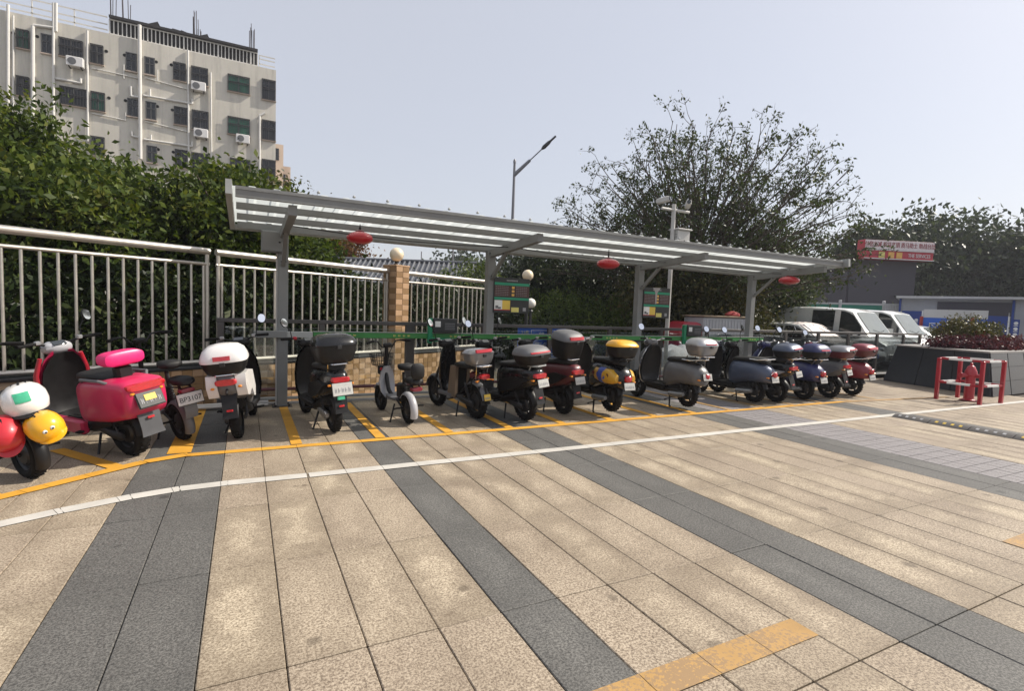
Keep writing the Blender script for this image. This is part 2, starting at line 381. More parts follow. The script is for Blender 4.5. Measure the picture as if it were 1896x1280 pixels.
def sring(y, z0, z1, wd, e=2.6, n=20, cx=0, sk=0):
    """superellipse ring in the XZ plane at y"""
    zc, h = (z0+z1)/2, (z1-z0)/2; out = []
    for j in range(n):
        a = 2*math.pi*j/n; ca, sa = math.cos(a), math.sin(a)
        out.append((cx + wd*math.copysign(abs(ca)**(2/e), ca), y + sk*sa, zc + h*math.copysign(abs(sa)**(2/e), sa)))
    return out
def zring(z, cx, cy, wx, wy, e=4, n=24, ty=0):
    out = []
    for j in range(n):
        a = 2*math.pi*j/n; ca, sa = math.cos(a), math.sin(a)
        out.append((cx + wx*math.copysign(abs(ca)**(2/e), ca), cy + wy*math.copysign(abs(sa)**(2/e), sa), z + ty*sa))
    return out
FONT_JOBS = []
def text(s, size, mat, parent, loc, rot, name='lettering', ax='CENTER', ext=.0008, label=None, sx=1):
    cu = bpy.data.curves.new(name, 'FONT'); cu.body = s; cu.size = size; cu.align_x = ax; cu.align_y = 'CENTER'; cu.extrude = ext; cu.resolution_u = 3
    o = bpy.data.objects.new(name+'_src', cu); COL.objects.link(o)
    FONT_JOBS.append((o, mat, parent, loc, rot, name, sx))
def flush_text():
    bpy.context.view_layer.update(); dg = bpy.context.evaluated_depsgraph_get()
    for o, mat, parent, loc, rot, name, sx in FONT_JOBS:
        me = bpy.data.meshes.new_from_object(o.evaluated_get(dg)); me.materials.clear(); me.materials.append(M[mat])
        t = inst(name, me, parent, loc, rot); t.scale = (sx, 1, 1)
        cu = o.data; bpy.data.objects.remove(o); bpy.data.curves.remove(cu)
def project(p):
    d = Vector(p) - Vector((0, 0, EYE)); z = d.dot(fwd)
    if z < .05: return None
    return 948 + F_PX*d.dot(rt)/z, 640 - F_PX*d.dot(up)/z

# ================================================================== SETTING
g = MB(); g.quad((-300, -60, -.16), (500, -60, -.16), (500, 700, -.16), (-300, 700, -.16))
o = g.build('ground', 'soil', smooth=0); o['kind'] = 'structure'
g = MB(); g.quad((7.2, 8.9, -.03), (90, 8.9, -.03), (90, 26, -.03), (7.2, 26, -.03))
o = g.build('road', 'asphalt', smooth=0); o['kind'] = 'structure'
PX, PY, X0, Y0 = .3267, .972, .1567, 3.2
YE = 8.24                                      # rear edge of the paving
pv = MB()
pv.box((7.0, (YE-3.2)/2, -.11), (44.0, YE+3.2, .15))
paving = pv.build('paving', 'joint', smooth=0); paving['kind'] = 'structure'
kb = MB(); kb.bbox((5.2, YE+.05, -.04), (14.4, .1, .13), .008); o = kb.build('kerb', 'granite_top', paving)
tile_me = {}
def tile_mesh(mat, wx, wy):
    k = (mat, round(wx, 3), round(wy, 3))
    if k not in tile_me:
        b = MB(); b.bbox((0, 0, -.019), (wx, wy, .038), .004); tile_me[k] = mesh_of('paving_tile', b.v, b.f, mat, 30)
    return tile_me[k]
def colkind(i):
    if i in (-3, -2, 3, 8, 9, 18, 19, 28, 29): return 'dark'
    if i in (20, 21, 22): return 'lilac'
    return 'beige'
tiles = []
for i in range(-22, 46):
    for j in range(-6, 6):
        kd = colkind(i)
        if kd == 'lilac': continue
        xa = X0 + i*PX; ya = Y0 + j*PY; yb = min(ya + PY, YE)
        if yb - ya < .1: continue
        cx, cy = xa + PX/2, (ya+yb)/2
        # keep the paving clear of the boundary wall on the left
        if cy > 8.50 + .56*cx: continue
        p = [project((x, y, 0)) for x in (xa, xa+PX) for y in (ya, yb)]
        vis = any(q and -20 < q[0] < 1916 and q[1] < 1300 for q in p)
        tiles.append((not vis, math.hypot(cx, cy), cx, cy, yb-ya, kd))
tiles.sort()
rest = {}
for k, (inv, d, cx, cy, ly, kd) in enumerate(tiles):
    dz = random.uniform(-.0016, .0016)
    if k < 298 and not inv:
        o = inst('paving_tile', tile_mesh(kd, PX-.0045, ly-.0055), paving, (cx, cy, dz), (random.uniform(-.0012, .0012), random.uniform(-.003, .003), 0))
    elif d < 30:
        b = rest.setdefault(kd, MB()); b.box((cx, cy, -.019+dz), (PX-.0045, ly-.0055, .038))
for kd, b in rest.items():
    o = b.build('outlying_tiles', kd, paving, smooth=0, kind='stuff')
b = MB(); lx0, lx1 = X0+20*PX, X0+23*PX; ncol = 7
for i in range(ncol):
    for j in range(int((YE+1.5)/.16)):
        wx = (lx1-lx0)/ncol; b.box((lx0+(i+.5)*wx, -1.5+(j+.5)*.16, -.02+random.uniform(-.001, .001)), (wx-.008, .152, .038))
b.build('small_pavers', 'lilac', paving, smooth=0, kind='stuff')

def strip(b, pts, wd, z=.0055, brk=True):
    """painted band along a polyline; broken where it runs over the slab joints"""
    for a, c in zip(pts[:-1], pts[1:]):
        a, c = Vector((*a, z)), Vector((*c, z)); d = c-a; ln = d.length; d.normalize(); nrm = Vector((-d.y, d.x, 0))*wd/2
        cuts = {0., ln}
        if brk:
            if abs(d.x) > .2:
                for k in range(-30, 60):
                    s_ = (X0+k*PX-a.x)/d.x
                    if 0 < s_ < ln: cuts.add(s_)
            if abs(d.y) > .2:
                for k in range(-8, 8):
                    s_ = (Y0+k*PY-a.y)/d.y
                    if 0 < s_ < ln: cuts.add(s_)
        cs = sorted(cuts)
        for s0, s1 in zip(cs[:-1], cs[1:]):
            g0 = .0018 if s0 > 0 else 0; g1 = .0018 if s1 < ln else 0
            if s1-s0 < .02: continue
            p, q = a+d*(s0+g0), a+d*(s1-g1); b.quad(tuple(p-nrm), tuple(q-nrm), tuple(q+nrm), tuple(p+nrm))
b = MB(); strip(b, [(-3.6, 3.3), (-2.2, 3.93), (-1.45, 4.36), (-1.12, 4.52), (-.75, 4.66), (-.45, 4.73), (-.12, 4.75), (.5, 4.735), (24, 4.63)], .125)
o = b.build('white_line', 'white_paint', smooth=0); o['kind'] = 'structure'
b = MB(); strip(b, [(-.5, 5.745), (2.5, 5.76), (6, 5.79), (9, 5.82), (10, 5.82)], .11)
o = b.build('yellow_line', 'yellow_paint', smooth=0); o['kind'] = 'structure'
b = MB(); strip(b, [(10.0, 5.82), (13.2, 5.52)], .11); o = b.build('yellow_line', 'yellow_worn', smooth=0); o['kind'] = 'structure'
b = MB(); strip(b, [(-3.2, 3.9), (-1.62, 4.93), (-.80, 5.62), (-.47, 5.762)], .12, .0085); o = b.build('yellow_line', 'yellow_paint', smooth=0); o['kind'] = 'structure'
for k, x in enumerate([-.56, .49, 1.37, 2.19, 3.0, 3.8, 4.6, 5.42, 6.22, 7.04, 7.85, 8.66, 9.47, 10.28, 11.1]):
    b = MB(); strip(b, [(x, 5.83), (x, 8.1)], .11 if k else .2, .0062)
    o = b.build('yellow_bay_line', 'yellow_paint' if k < 9 else 'yellow_worn', smooth=0); o['kind'] = 'structure'
for x, y in ((-.98, 5.51), (-1.62, 4.98)):
    b = MB(); strip(b, [(x, y), (x-.62, y+.83)], .12, .0068); o = b.build('yellow_bay_line', 'yellow_paint', smooth=0); o['kind'] = 'structure'
b = MB(); strip(b, [(.75, 1.515), (2.44, 1.515)], .145); o = b.build('yellow_mark', 'yellow_worn', smooth=0); o['kind'] = 'structure'
b = MB(); strip(b, [(4.72, 1.53), (6.2, 1.53)], .12); o = b.build('yellow_mark', 'yellow_worn', smooth=0); o['kind'] = 'structure'

# ---------------------------------------------------- boundary wall, fence and pillars
TH = math.atan(.56); U = Vector((math.cos(TH), math.sin(TH), 0)); NRM = Vector((math.sin(TH), -math.cos(TH), 0))
ORG = Vector((0, 8.72, 0))
def FP(s, off=0, z=0): p = ORG + U*s + NRM*off; return (p.x, p.y, z)
def sx(X): return X/U.x
RZ = TH
wall_tiles = {}
def wtile(mat, wd, ht):
    k = (mat, wd, ht)
    if k not in wall_tiles:
        b = MB(); b.bbox((0, 0, 0), (wd, .012, ht), .003); wall_tiles[k] = mesh_of('wall_tile', b.v, b.f, mat, 30)
    return wall_tiles[k]
def wall(label, s0, s1, zt, t0, t1):
    t = thing('boundary_wall', label, 'wall', FP((s0+s1)/2), (0, 0, RZ), 'tiled low walls under the fence')
    ln = s1-s0
    b = MB(); b.box((0, 0, zt/2-.35), (ln, .2, zt+.7)); b.build('wall_core', 'mortar', t, smooth=0)
    b = MB(); b.bbox((0, 0, zt+.02), (ln, .25, .04), .008); b.build('coping', 'dsteel', t)
    tw, tht = .135, .1; k = 0
    n = int((t1-t0)/tw)
    for r in range(int((zt+.42)/tht)):
        for i in range(n):
            x = t0 - (s0+s1)/2 + (i+.5)*tw; z = zt - (r+.5)*tht
            dk = (i+r) % 2 if (r//2+i) % 5 else random.random() < .5
            inst('wall_tile', wtile('tile_d' if dk else 'tile_l', tw-.005, tht-.005), t, (x, -.104, z))
            k += 1
    return t
PIL = sx(2.62)
wall('low tan tiled wall left of the lamp pillar', sx(-3.6), PIL-.18, .53, sx(-1.15), PIL-.18)
wall('low tan tiled wall between lamp pillar and information board', PIL+.18, sx(5.3), .53, PIL+.18, sx(4.75))
def pillar(label, loc, h, wd, rz, globe, gr, tiles=True, zb=-.2):
    t = thing('lamp_pillar', label, 'pillar', (loc[0], loc[1], 0), (0, 0, rz), 'fence pillars with globe lamps')
    b = MB(); b.box((0, 0, (h+zb)/2), (wd-.02, wd-.02, h-zb)); b.build('core', 'mortar' if tiles else 'cottage_wall', t, smooth=0)
    nx = 2; tw = wd/nx; th = .105
    if tiles:
        for r in range(int((h-zb)/th)):
            z = h - (r+.5)*th
            for i in range(nx):
                dk = (i+r) % 2
                inst('wall_tile', wtile('tile_d' if dk else 'tile_l', tw-.005, th-.005), t, (-wd/2+(i+.5)*tw, -wd/2-.003, z))
                inst('wall_tile', wtile('tile_d' if not dk else 'tile_l', tw-.005, th-.005), t, (-wd/2-.003, -wd/2+(i+.5)*tw, z), (0, 0, R(90)))
                inst('wall_tile', wtile('tile_d' if not dk else 'tile_l', tw-.005, th-.005), t, (wd/2+.003, -wd/2+(i+.5)*tw, z), (0, 0, R(90)))
    b = MB(); b.bbox((0, 0, h+.012), (wd+.03, wd+.03, .03), .006); b.build('cap', 'tile_l' if tiles else 'cottage_wall', t)
    b = MB(); b.lathe([(.07, 0), (.065, .02), (.035, .05), (.05, .1)], 16, (0, 0, h+.025)); b.build('lamp_holder', 'dsteel', t)
    b = MB(); b.lathe([(gr*math.sin(a), -gr*math.cos(a)) for a in np.linspace(.35, math.pi-.001, 16)], 24, (0, 0, h+.11+gr*.93)); b.build('globe', globe, t, smooth=60)
    return t
pillar('tan tiled fence pillar with cream globe lamp, beside the small grey e-bike', FP(PIL, .02), 2.25, .345, RZ, 'globe', .135)
for lab, (x, y), h, gm in (('slim garden lamp with cream globe behind the left information board', (5.86, 10.75), 2.08, 'globe'), ('slim garden lamp with white globe right of the left information board', (6.58, 11.85), 1.45, 'globe_w')):
    t = thing('garden_lamp', lab, 'lamp', (x, y, -.15), group='globe garden lamps')
    b = MB(); b.tube([(0, 0, 0), (0, 0, h+.2)], [.045, .035], 12); b.build('pole', 'dsteel', t)
    b = MB(); b.lathe([(.07, 0), (.065, .02), (.035, .05), (.05, .1)], 16, (0, 0, h+.17)); b.build('lamp_holder', 'dsteel', t)
    gr = .13; b = MB(); b.lathe([(gr*math.sin(a), -gr*math.cos(a)) for a in np.linspace(.35, math.pi-.001, 16)], 24, (0, 0, h+.26+gr*.93)); b.build('globe', gm, t, smooth=60)
bal_me = None
def fence(label, s0, s1, zt=2.15, zb=.56, post=(True, True)):
    global bal_me
    t = thing('metal_fence', label, 'fence', FP((s0+s1)/2), (0, 0, RZ), 'stainless bar fence on the low wall'); h = (s1-s0)/2
    b = MB(); b.tube([(-h, 0, zt), (h, 0, zt)], .047, 14); b.build('top_rail', 'stainless', t)
    b = MB(); b.tube([(-h, 0, zt-.175), (h, 0, zt-.175)], .024, 10); b.build('upper_rail', 'stainless', t)
    b = MB(); b.tube([(-h, 0, zb+.055), (h, 0, zb+.055)], .03, 10); b.build('lower_rail', 'stainless', t)
    if bal_me is None:
        b = MB(); b.tube([(0, 0, zb+.06), (0, 0, zt-.175)], .0165, 8, False); bal_me = mesh_of('baluster', b.v, b.f, 'stainless', 60)
    n = int(2*h/.157)
    for i in range(n):
        inst('baluster', bal_me, t, (-h + (i+.5)*2*h/n, 0, 0))
    for sgn, on in ((-1, post[0]), (1, post[1])):
        if on: b = MB(); b.tube([(sgn*(h-.03), 0, zb), (sgn*(h-.03), 0, zt)], .026, 10); b.build('post', 'stainless', t)
    return t
fence('stainless bar fence section behind the pink scooter', sx(-3.6), sx(-.44), post=(False, True))
fence('stainless bar fence section left of the lamp pillar, behind the black scooter', sx(-.36), PIL-.19)
fence('stainless bar fence section right of the lamp pillar', PIL+.19, sx(5.25), post=(True, True))

# ---------------------------------------------------- canopy
cn = thing('bike_canopy', 'grey steel scooter parking canopy with translucent ribbed roof', 'canopy', (0, 0, 0))
POSTX = [.48, 3.69, 6.92, 10.16]; PYY = 8.1
arm_z = lambda y: 2.455 + (PYY-y)*.062
for x in POSTX:
    b = MB(); b.bbox((x, PYY, 1.22), (.135, .135, 2.46), .006); p = b.build('post', 'steel', cn)
    b = MB(); b.bbox((x, PYY, .006), (.26, .26, .012), .003)
    for dx in (-.09, .09):
        for dy in (-.09, .09): b.lathe([(.013, .01), (.013, .03), (.006, .034)], 6, (x+dx, PYY+dy, 0))
    b.build('base_plate', 'dsteel', p)
    b = MB(); b.beam((x, 8.2, arm_z(8.2)-.035), (x, 6.44, arm_z(6.44)-.035), .09, .115); b.build('arm', 'steel', cn)
    b = MB(); b.beam((x, 8.03, 2.0), (x, 7.5, 2.43), .05, .05, (1, 0, 0)); b.build('brace', 'steel', cn)
for k, (y, ht) in enumerate(((6.36, .08), (6.95, .075), (7.55, .075), (8.17, .09))):
    b = MB(); b.box((5.22, y, arm_z(y)+.025+ht/2), (10.62, .06, ht)); b.build('purlin', 'steel' if k else 'steel', cn, smooth=0)
def sheet(xa, xb):
    b = MB(); n = int(round((xb-xa)/.25)); prof = []
    for i in range(n):
        x = xa + i*(xb-xa)/n; st = (xb-xa)/n
        prof += [(x, 0), (x+st*.56, 0), (x+st*.66, .017), (x+st*.88, .017)]
    prof.append((xb+.02, 0))
    ys = [6.335, 6.9, 7.6, 8.28]; zz = lambda y: arm_z(y)+.13
    rings = [[(x, y, zz(y)+dz) for x, dz in prof] for y in ys]
    b.loft(rings, False, False); return b
nsh = 11
for i in range(nsh):
    xa = -.12 + i*10.68/nsh; sheet(xa, xa+10.68/nsh).build('roof_sheet', 'roof_sheet', cn, (0, 0, .0015*(i % 2)), smooth=0)
for x in (-.15, 10.585):
    b = MB(); b.beam((x, 6.24, arm_z(6.24)+.095), (x, 8.3, arm_z(8.3)+.095), .06, .15); b.build('end_flashing', 'steel_l', cn, smooth=0)
b = MB(); b.beam((-.13, 8.29, arm_z(8.29)+.06), (10.56, 8.29, arm_z(8.29)+.06), .1, .07); b.build('gutter', 'steel_l', cn, smooth=0)
b = MB()
for i in range(26):
    x = .35+i*.39; b.lathe([(.016, 0), (.02, .012), (.006, .03)], 8, (x, 6.36, arm_z(6.36)+.165))
b.build('roof_screws', 'steel_l', cn)
b = MB(); b.box((5.22, 6.322, arm_z(6.32)+.118), (10.62, .012, .03)); b.build('front_trim', 'steel', cn, smooth=0)
b = MB()
for xa, xb in zip([.48, 3.69, 6.92], [3.69, 6.92, 10.16]):
    b.tube([(xa, 7.36, arm_z(7.36)-.03), (xa+.8, 7.36, arm_z(7.36)-.07), ((xa+xb)/2, 7.36, arm_z(7.36)-.085), (xb-.8, 7.36, arm_z(7.36)-.07), (xb, 7.36, arm_z(7.36)-.03)], .007, 6)
b.build('lantern_wire', 'blk', cn)
for x in POSTX:
    b = MB()
    for yy in (8.02, 8.1, 8.18):
        b.tube([(x-.052, yy, arm_z(yy)-.03), (x+.052, yy, arm_z(yy)-.03)], .012, 6)
    b.tube([(x-.036, 7.98, 2.05), (x+.036, 7.98, 2.05)], .01, 6); b.tube([(x-.036, 7.56, 2.385), (x+.036, 7.56, 2.385)], .01, 6); b.build('bolts', 'dsteel', cn, kind='stuff')
# electric box on the first post
t = thing('electric_box', 'grey metal electrical cabinet fixed high on the first canopy post', 'electric box', (.34, 8.07, 2.17))
b = MB(); b.bbox((0, 0, .145), (.28, .2, .29), .008); b.build('cabinet', 'steel', t)
b = MB(); b.bbox((0, -.104, .145), (.25, .012, .26), .004); dd = b.build('door', 'steel', t)
b = MB(); b.lathe([(.012, 0), (.012, .012)], 10, (.09, -.11, .14), 'Y'); b.build('lock', 'chrome', dd)
b = MB(); b.tube([(.07, .05, 0), (.07, .05, -2.16)], .02, 10); b.build('conduit', 'white_pole', t)
# charging rail
t = thing('charging_rail', 'long green and grey scooter charging rail fixed across the canopy posts', 'rail', (0, 0, 0))
b = MB(); b.bbox((.32, 8.0, 1.035), (.42, .09, .095), .006); b.build('rail_end', 'steel', t)
b = MB(); b.bbox((.70, 7.995, 1.035), (.34, .07, .085), .006); b.build('rail_joint', 'steel_l', t)
for xa, xb in ((.88, 2.6), (2.62, 5.05), (5.75, 7.98), (8.0, 10.5)):
    b = MB(); b.bbox(((xa+xb)/2, 7.99, 1.035), (xb-xa, .05, .085), .005); gr = b.build('green_cover', 'green_rail', t)
    b = MB(); b.box(((xa+xb)/2, 7.99, 1.082), (xb-xa, .06, .008)); b.build('top_strip', 'steel_l', gr, smooth=0)
    b = MB(); x = xa+.35
    while x < xb-.3:
        for k in range(4):
            b.box((x+k*.075, 7.9635, 1.04), (.04, .002, .007)); b.box((x+k*.075, 7.9635, 1.026), (.032, .002, .006)); b.box((x+k*.075-.012, 7.9635, 1.033), (.006, .002, .03))
        x += .82
    b.build('print', 'yellow_ink', gr, smooth=0)
b = MB(); b.bbox((5.4, 7.99, 1.02), (.7, .05, .06), .005); b.build('bare_rail', 'steel_l', t)
for x in (.6, 3.69, 6.92, 10.16): b = MB(); b.bbox((x, 8.02, .975), (.2, .07, .02), .004); b.build('bracket', 'dsteel', t)
for lab, x in (('green framed black charging point on the rail near the first lamp pillar', 2.72), ('green framed black charging point on the rail behind the silver trunk', 8.15)):
    t = thing('charging_point', lab, 'charger', (x, 7.95, 0), group='charging points on the rail')
    b = MB(); b.bbox((-.11, 0, 1.12), (.07, .07, .40), .008); b.build('upright', 'green', t)
    b = MB(); b.bbox((.13, -.01, 1.205), (.40, .1, .23), .012); bx = b.build('housing', 'dark_board', t)
    b = MB(); b.box((0, -.0625, 1.23), (.09, .003, .09)); b.build('label_sticker', 'white_ink', bx, smooth=0)
    b = MB()
    for k in range(4): b.box((.2, -.0625, 1.15+k*.03), (.17, .003, .006))
    b.build('print', 'greyink', bx, smooth=0)
    b = MB(); b.bbox((.06, -.03, .98), (.34, .05, .06), .006); b.build('socket_bar', 'green', t)
# low red pipe and pale ground pipes
t = tag(MB().tube([(-.2, 8.17, .235), (3.0, 8.17, .235), (9.5, 8.17, .24)], .024, 10).build('red_pipe', 'dkred'), 'low dark red pipe running behind the scooters in front of the wall', 'pipe')
b = MB(); b.tube([(-.62, 8.02, .06), (.3, 8.15, .06)], .025, 10); b.tube([(-.62, 7.97, .045), (.3, 8.1, .03)], .02, 10); tag(b.build('floor_pipes', 'white_pole'), 'pair of pale pipes lying at the foot of the tiled wall', 'pipe')

# information boards
def board(label, x, worn):
    t = thing('information_board', label, 'board', (x, 8.02, 1.44), group='information boards on the canopy posts')
    W, H = .68, .60
    b = MB(); b.bbox((W/2, 0, H/2), (W, .025, H), .004); b.build('panel', 'dark_board', t)
    def rect(name, x0, x1, z0, z1, mat, y=-.0145):
        b = MB(); b.box(((x0+x1)/2, y, (z0+z1)/2), (x1-x0, .003, z1-z0)); return b.build(name, mat, t, smooth=0)
    rect('header_band', .01, W-.005, .47, .515, 'board_green'); rect('price_panel', .01, .31, .28, .465, 'board_brown'); rect('price_panel', .40, W-.01, .28, .465, 'board_brown')
    rect('middle_band', .01, W-.005, .225, .265, 'board_green')
    rect('photo_panel', .015, .16, .06, .215, 'white_ink'); rect('photo_panel', .16, .31, .06, .215, 'plate_yellow'); rect('photo_frame', .01, .315, .045, .058, 'sign_red')
    rect('qr_panel', .335, .48, .02, .10, 'yellow_ink'); rect('qr_panel', .56, .62, .04, .1, 'greyink')
    for k in range(3): rect('price_tag', .335, .385, .415-k*.062, .455-k*.062, 'orange_ink')
    b = MB()
    for k in range(9): b.box((.24+k*.024, -.0145, .553), (.017, .003, .02)); b.box((.24+k*.024, -.0155, .553), (.004, .003, .026))
    b.build('title_print', 'greyink', t, smooth=0, kind='stuff')
    b = MB()
    for r in range(6):
        for k in range(7): b.box((.04+k*.036, -.0175, .448-r*.029), (.024, .003, .006))
        for k in range(6): b.box((.43+k*.036, -.0175, .448-r*.029), (.024, .003, .006))
    b.build('price_print', 'greyink', t, smooth=0, kind='stuff')
    b = MB(); b.box((.06, -.0175, .10), (.05, .003, .05)); b.box((.11, -.0175, .085), (.05, .003, .03)); b.build('photo_print', 'greymat', t, smooth=0)
    if worn:
        b = MB(); b.add([(.22, -.0185, .60), (.42, -.0185, .60), (.34, -.0185, .50), (.33, -.0185, .28), (.29, -.0185, .28), (.29, -.0185, .50)], [(0, 1, 2, 3, 4, 5)]); b.build('torn_film', 'eave', t, smooth=0)
    b = MB(); b.beam((-.04, .02, .1), (W*.5, .02, .1), .02, .03); b.beam((-.04, .02, .5), (W*.5, .02, .5), .02, .03); b.build('bracket', 'steel', t)
board('dark information board with green bands on the second canopy post', 3.73, False)
board('dark information board with torn pale film on the third canopy post', 6.97, True)
# lanterns
for lab, (x, y, z), rx in (('red oval lantern hanging nearest the left end of the canopy', (1.4, 7.4, 2.40), .175), ('red oval lantern hanging in the middle of the canopy', (5.46, 7.2, 2.33), .19), ('red oval lantern hanging by the fourth canopy post', (10.16, 7.2, 2.325), .205)):
    t = thing('lantern', lab, 'lantern', (x, y, z), group='red lanterns under the canopy')
    b = MB(); n = 24; prof = [(.03, -.085)] + [(rx*math.cos(a), .088*math.sin(a)) for a in np.linspace(-1.25, 1.25, 13)] + [(.03, .085)]
    rings = []
    for r, h in prof: rings.append([((r*(1+.02*math.cos(12*2*math.pi*j/48)))*math.cos(2*math.pi*j/48), r*math.sin(2*math.pi*j/48), h) for j in range(48)])
    b.loft(rings); b.build('body', 'lantern', t, smooth=50)
    b = MB(); b.lathe([(.055, 0), (.06, .012), (.04, .03), (.01, .034)], 16, (0, 0, .08)); b.build('cap', 'dkred', t)
    b = MB(); b.lathe([(.05, 0), (.055, -.01), (.03, -.02)], 16, (0, 0, -.08)); b.build('base_ring', 'dkred', t)
    b = MB(); zt = arm_z(y)+.06-z; b.tube([(0, 0, .1), (0, 0, zt)], .006, 6); b.tube([(.012*math.cos(a), 0, .13+.02*math.sin(a)) for a in np.linspace(0, 6.28, 9)], .005, 6); b.tube([(0, .012*math.cos(a), .165+.02*math.sin(a)) for a in np.linspace(0, 6.28, 9)], .005, 6); b.build('chain', 'blk', t)
# ---------------------------------------------------- glass railing
t = thing('glass_railing', 'dark metal handrail with posts and glass panes along the rear edge', 'railing', (0, 8.42, 0))
b = MB(); b.bbox((8.9, 0, 1.205), (18.5, .06, .06), .006); b.build('handrail', 'rail_dark', t)
b = MB(); b.bbox((8.9, 0, .06), (18.5, .05, .04), .005); b.build('bottom_rail', 'steel_l', t)
xs = [-.3, 1.05, 2.42, 3.75, 5.1, 6.5, 7.85, 9.2, 10.55, 11.9, 13.2, 14.5, 15.85, 17.2, 18.1]
for i, x in enumerate(xs):
    b = MB(); b.bbox((x, 0, .53), (.085 if x != 2.42 else .15, .06, 1.3), .006); b.build('post', 'rail_dark', t)
    if i+1 < len(xs): b = MB(); b.box(((x+xs[i+1])/2, 0, .62), (xs[i+1]-x-.12, .01, 1.0)); b.build('glass_pane', 'glass', t, smooth=0)
t = thing('blue_sign', 'blue notice sign with white characters fixed behind the railing', 'sign', (4.5, 8.52, .55))
b = MB(); b.bbox((.5, 0, .32), (1.04, .02, .64), .004); b.build('panel', 'blue_sign', t)
b = MB(); b.box((.26, -.012, .38), (.008, .003, .4)); b.box((.6, -.012, .58), (.7, .003, .008)); b.build('border_line', 'white_ink', t, smooth=0)
text('21栋', .085, 'yellow_ink', t, (.13, -.013, .53), (R(90), 0, 0)); text('部 定', .13, 'white_ink', t, (.56, -.013, .48), (R(90), 0, 0)); text('下负停', .16, 'white_ink', t, (.58, -.013, .27), (R(90), 0, 0))
b = MB(); b.box((.65, -.012, .14), (.34, .003, .015)); b.box((.65, -.012, .09), (.34, .003, .015)); b.build('small_print', 'white_ink', t, smooth=0)

# ================================================================== SCOOTERS
def wheel(parent, loc, r=.22, tw=.05, spokes=5, rim='dsteel', hub=False, steer=0):
    k = MB(); rr = r*.64
    k.lathe([(rr*1.02, -tw*.62), (rr*1.06, -tw*.5), (rr*.95, -tw*.3), (rr*.95, tw*.3), (rr*1.06, tw*.5), (rr*1.02, tw*.62), (rr*.96, tw*.5), (rr*.88, tw*.2), (rr*.88, -tw*.2), (rr*.96, -tw*.5), (rr*1.02, -tw*.62)], 28, axis='X', caps=False)
    hr = r*.46 if hub else r*.2
    k.lathe([(.01, -tw*.8), (hr*.8, -tw*.75), (hr, -tw*.5), (hr, tw*.5), (hr*.8, tw*.75), (.01, tw*.8)], 20, axis='X')
    for i in range(spokes):
        a = 2*math.pi*i/spokes; rot = Matrix.Rotation(a, 3, 'X'); m = rot @ Vector((0, 0, (hr+rr)/2))
        k.box(m, (tw*.5, .035, rr-hr+.04), rot)
    o = k.build('wheel', rim, parent, loc, (0, 0, steer))
    b = MB(); t = r-rr
    b.lathe([(rr*.98, -tw*.72), (rr+t*.35, -tw*.98), (rr+t*.7, -tw*.92), (r-.006, -tw*.5), (r, 0), (r-.006, tw*.5), (rr+t*.7, tw*.92), (rr+t*.35, tw*.98), (rr*.98, tw*.72)], 32, axis='X', caps=False)
    n = 26
    for i in range(n):
        a = 2*math.pi*i/n; rot = Matrix.Rotation(a, 3, 'X')
        b.box(rot @ Vector((tw*.42, 0, r-.004)), (tw*.5, .012, .012), rot @ Matrix.Rotation(.5, 3, 'Z')); b.box(rot @ Vector((-tw*.42, 0, r-.004)), (tw*.5, .012, .012), rot @ Matrix.Rotation(-.5, 3, 'Z'))
    b.build('tyre', 'rubber', o)
    return o
def fender(parent, name, c, r, a0, a1, wd, mat, th=.008, drop=.03, n=14):
    """mudguard: arc about the wheel axle, crowned across its width"""
    b = MB(); rings = []
    for a in np.linspace(R(a0), R(a1), n):
        us = (-1, -.85, -.45, 0, .45, .85, 1); rg = []
        for u in us: rr = r - drop*abs(u)**3; rg.append((c[0]+wd*u, c[1]+rr*math.cos(a), c[2]+rr*math.sin(a)))
        for u in reversed(us): rr = r - th - drop*abs(u)**3; rg.append((c[0]+wd*u*.96, c[1]+rr*math.cos(a), c[2]+rr*math.sin(a)))
        rings.append(rg)
    b.loft(rings); return b.build(name, mat, parent, smooth=50)
def shield(parent, name, st, mat, th=.03, bow=.05, n=11, fwd_=1):
    """curved panel from stations (z, y, half width); edges swept back"""
    rings = []
    for z, y, wd in st:
        rg = [(wd*u, y - bow*u*u*fwd_, z) for u in np.linspace(-1, 1, n)] + [(wd*u*.97, y - bow*u*u*fwd_ + th, z) for u in np.linspace(1, -1, n)]
        rings.append(rg)
    b = MB(); b.loft(rings); return b.build(name, mat, parent, smooth=50)
def body(parent, name, st, mat, e=2.8, n=22, cx=0):
    b = MB(); b.loft([sring(y, z0, z1, wd, e, n, cx) for y, z0, z1, wd in st]); return b.build(name, mat, parent, smooth=50)
def plate(parent, loc, rot, wd=.2, ht=.13, txt=None, mat='plate', tw=1):
    b = MB(); b.bbox((0, 0, 0), (wd, .008, ht), .003); p = b.build('number_plate', mat, parent, loc, rot)
    b = MB(); b.box((0, .008, 0), (wd+.012, .006, ht+.012)); b.build('plate_frame', 'blk', p, smooth=0)
    if txt: text(txt, ht*.62, 'ink', p, (0, -.0055, -.006), (R(90), 0, 0), sx=tw)
    else:
        b = MB(); rr = random.Random(hash((round(loc[0], 2), wd)) % 99)
        for i in range(5):
            x = -wd*.34+i*wd*.17; b.box((x, -.005, -.01), (wd*.09, .002, .008)); b.box((x-wd*.035, -.005, -.01), (.006, .002, ht*.36)); b.box((x+wd*.03*rr.choice((-1, 1)), -.005, -.012), (.006, .002, ht*.3))
        b.build('plate_print', 'greyink', p, smooth=0)
    return p
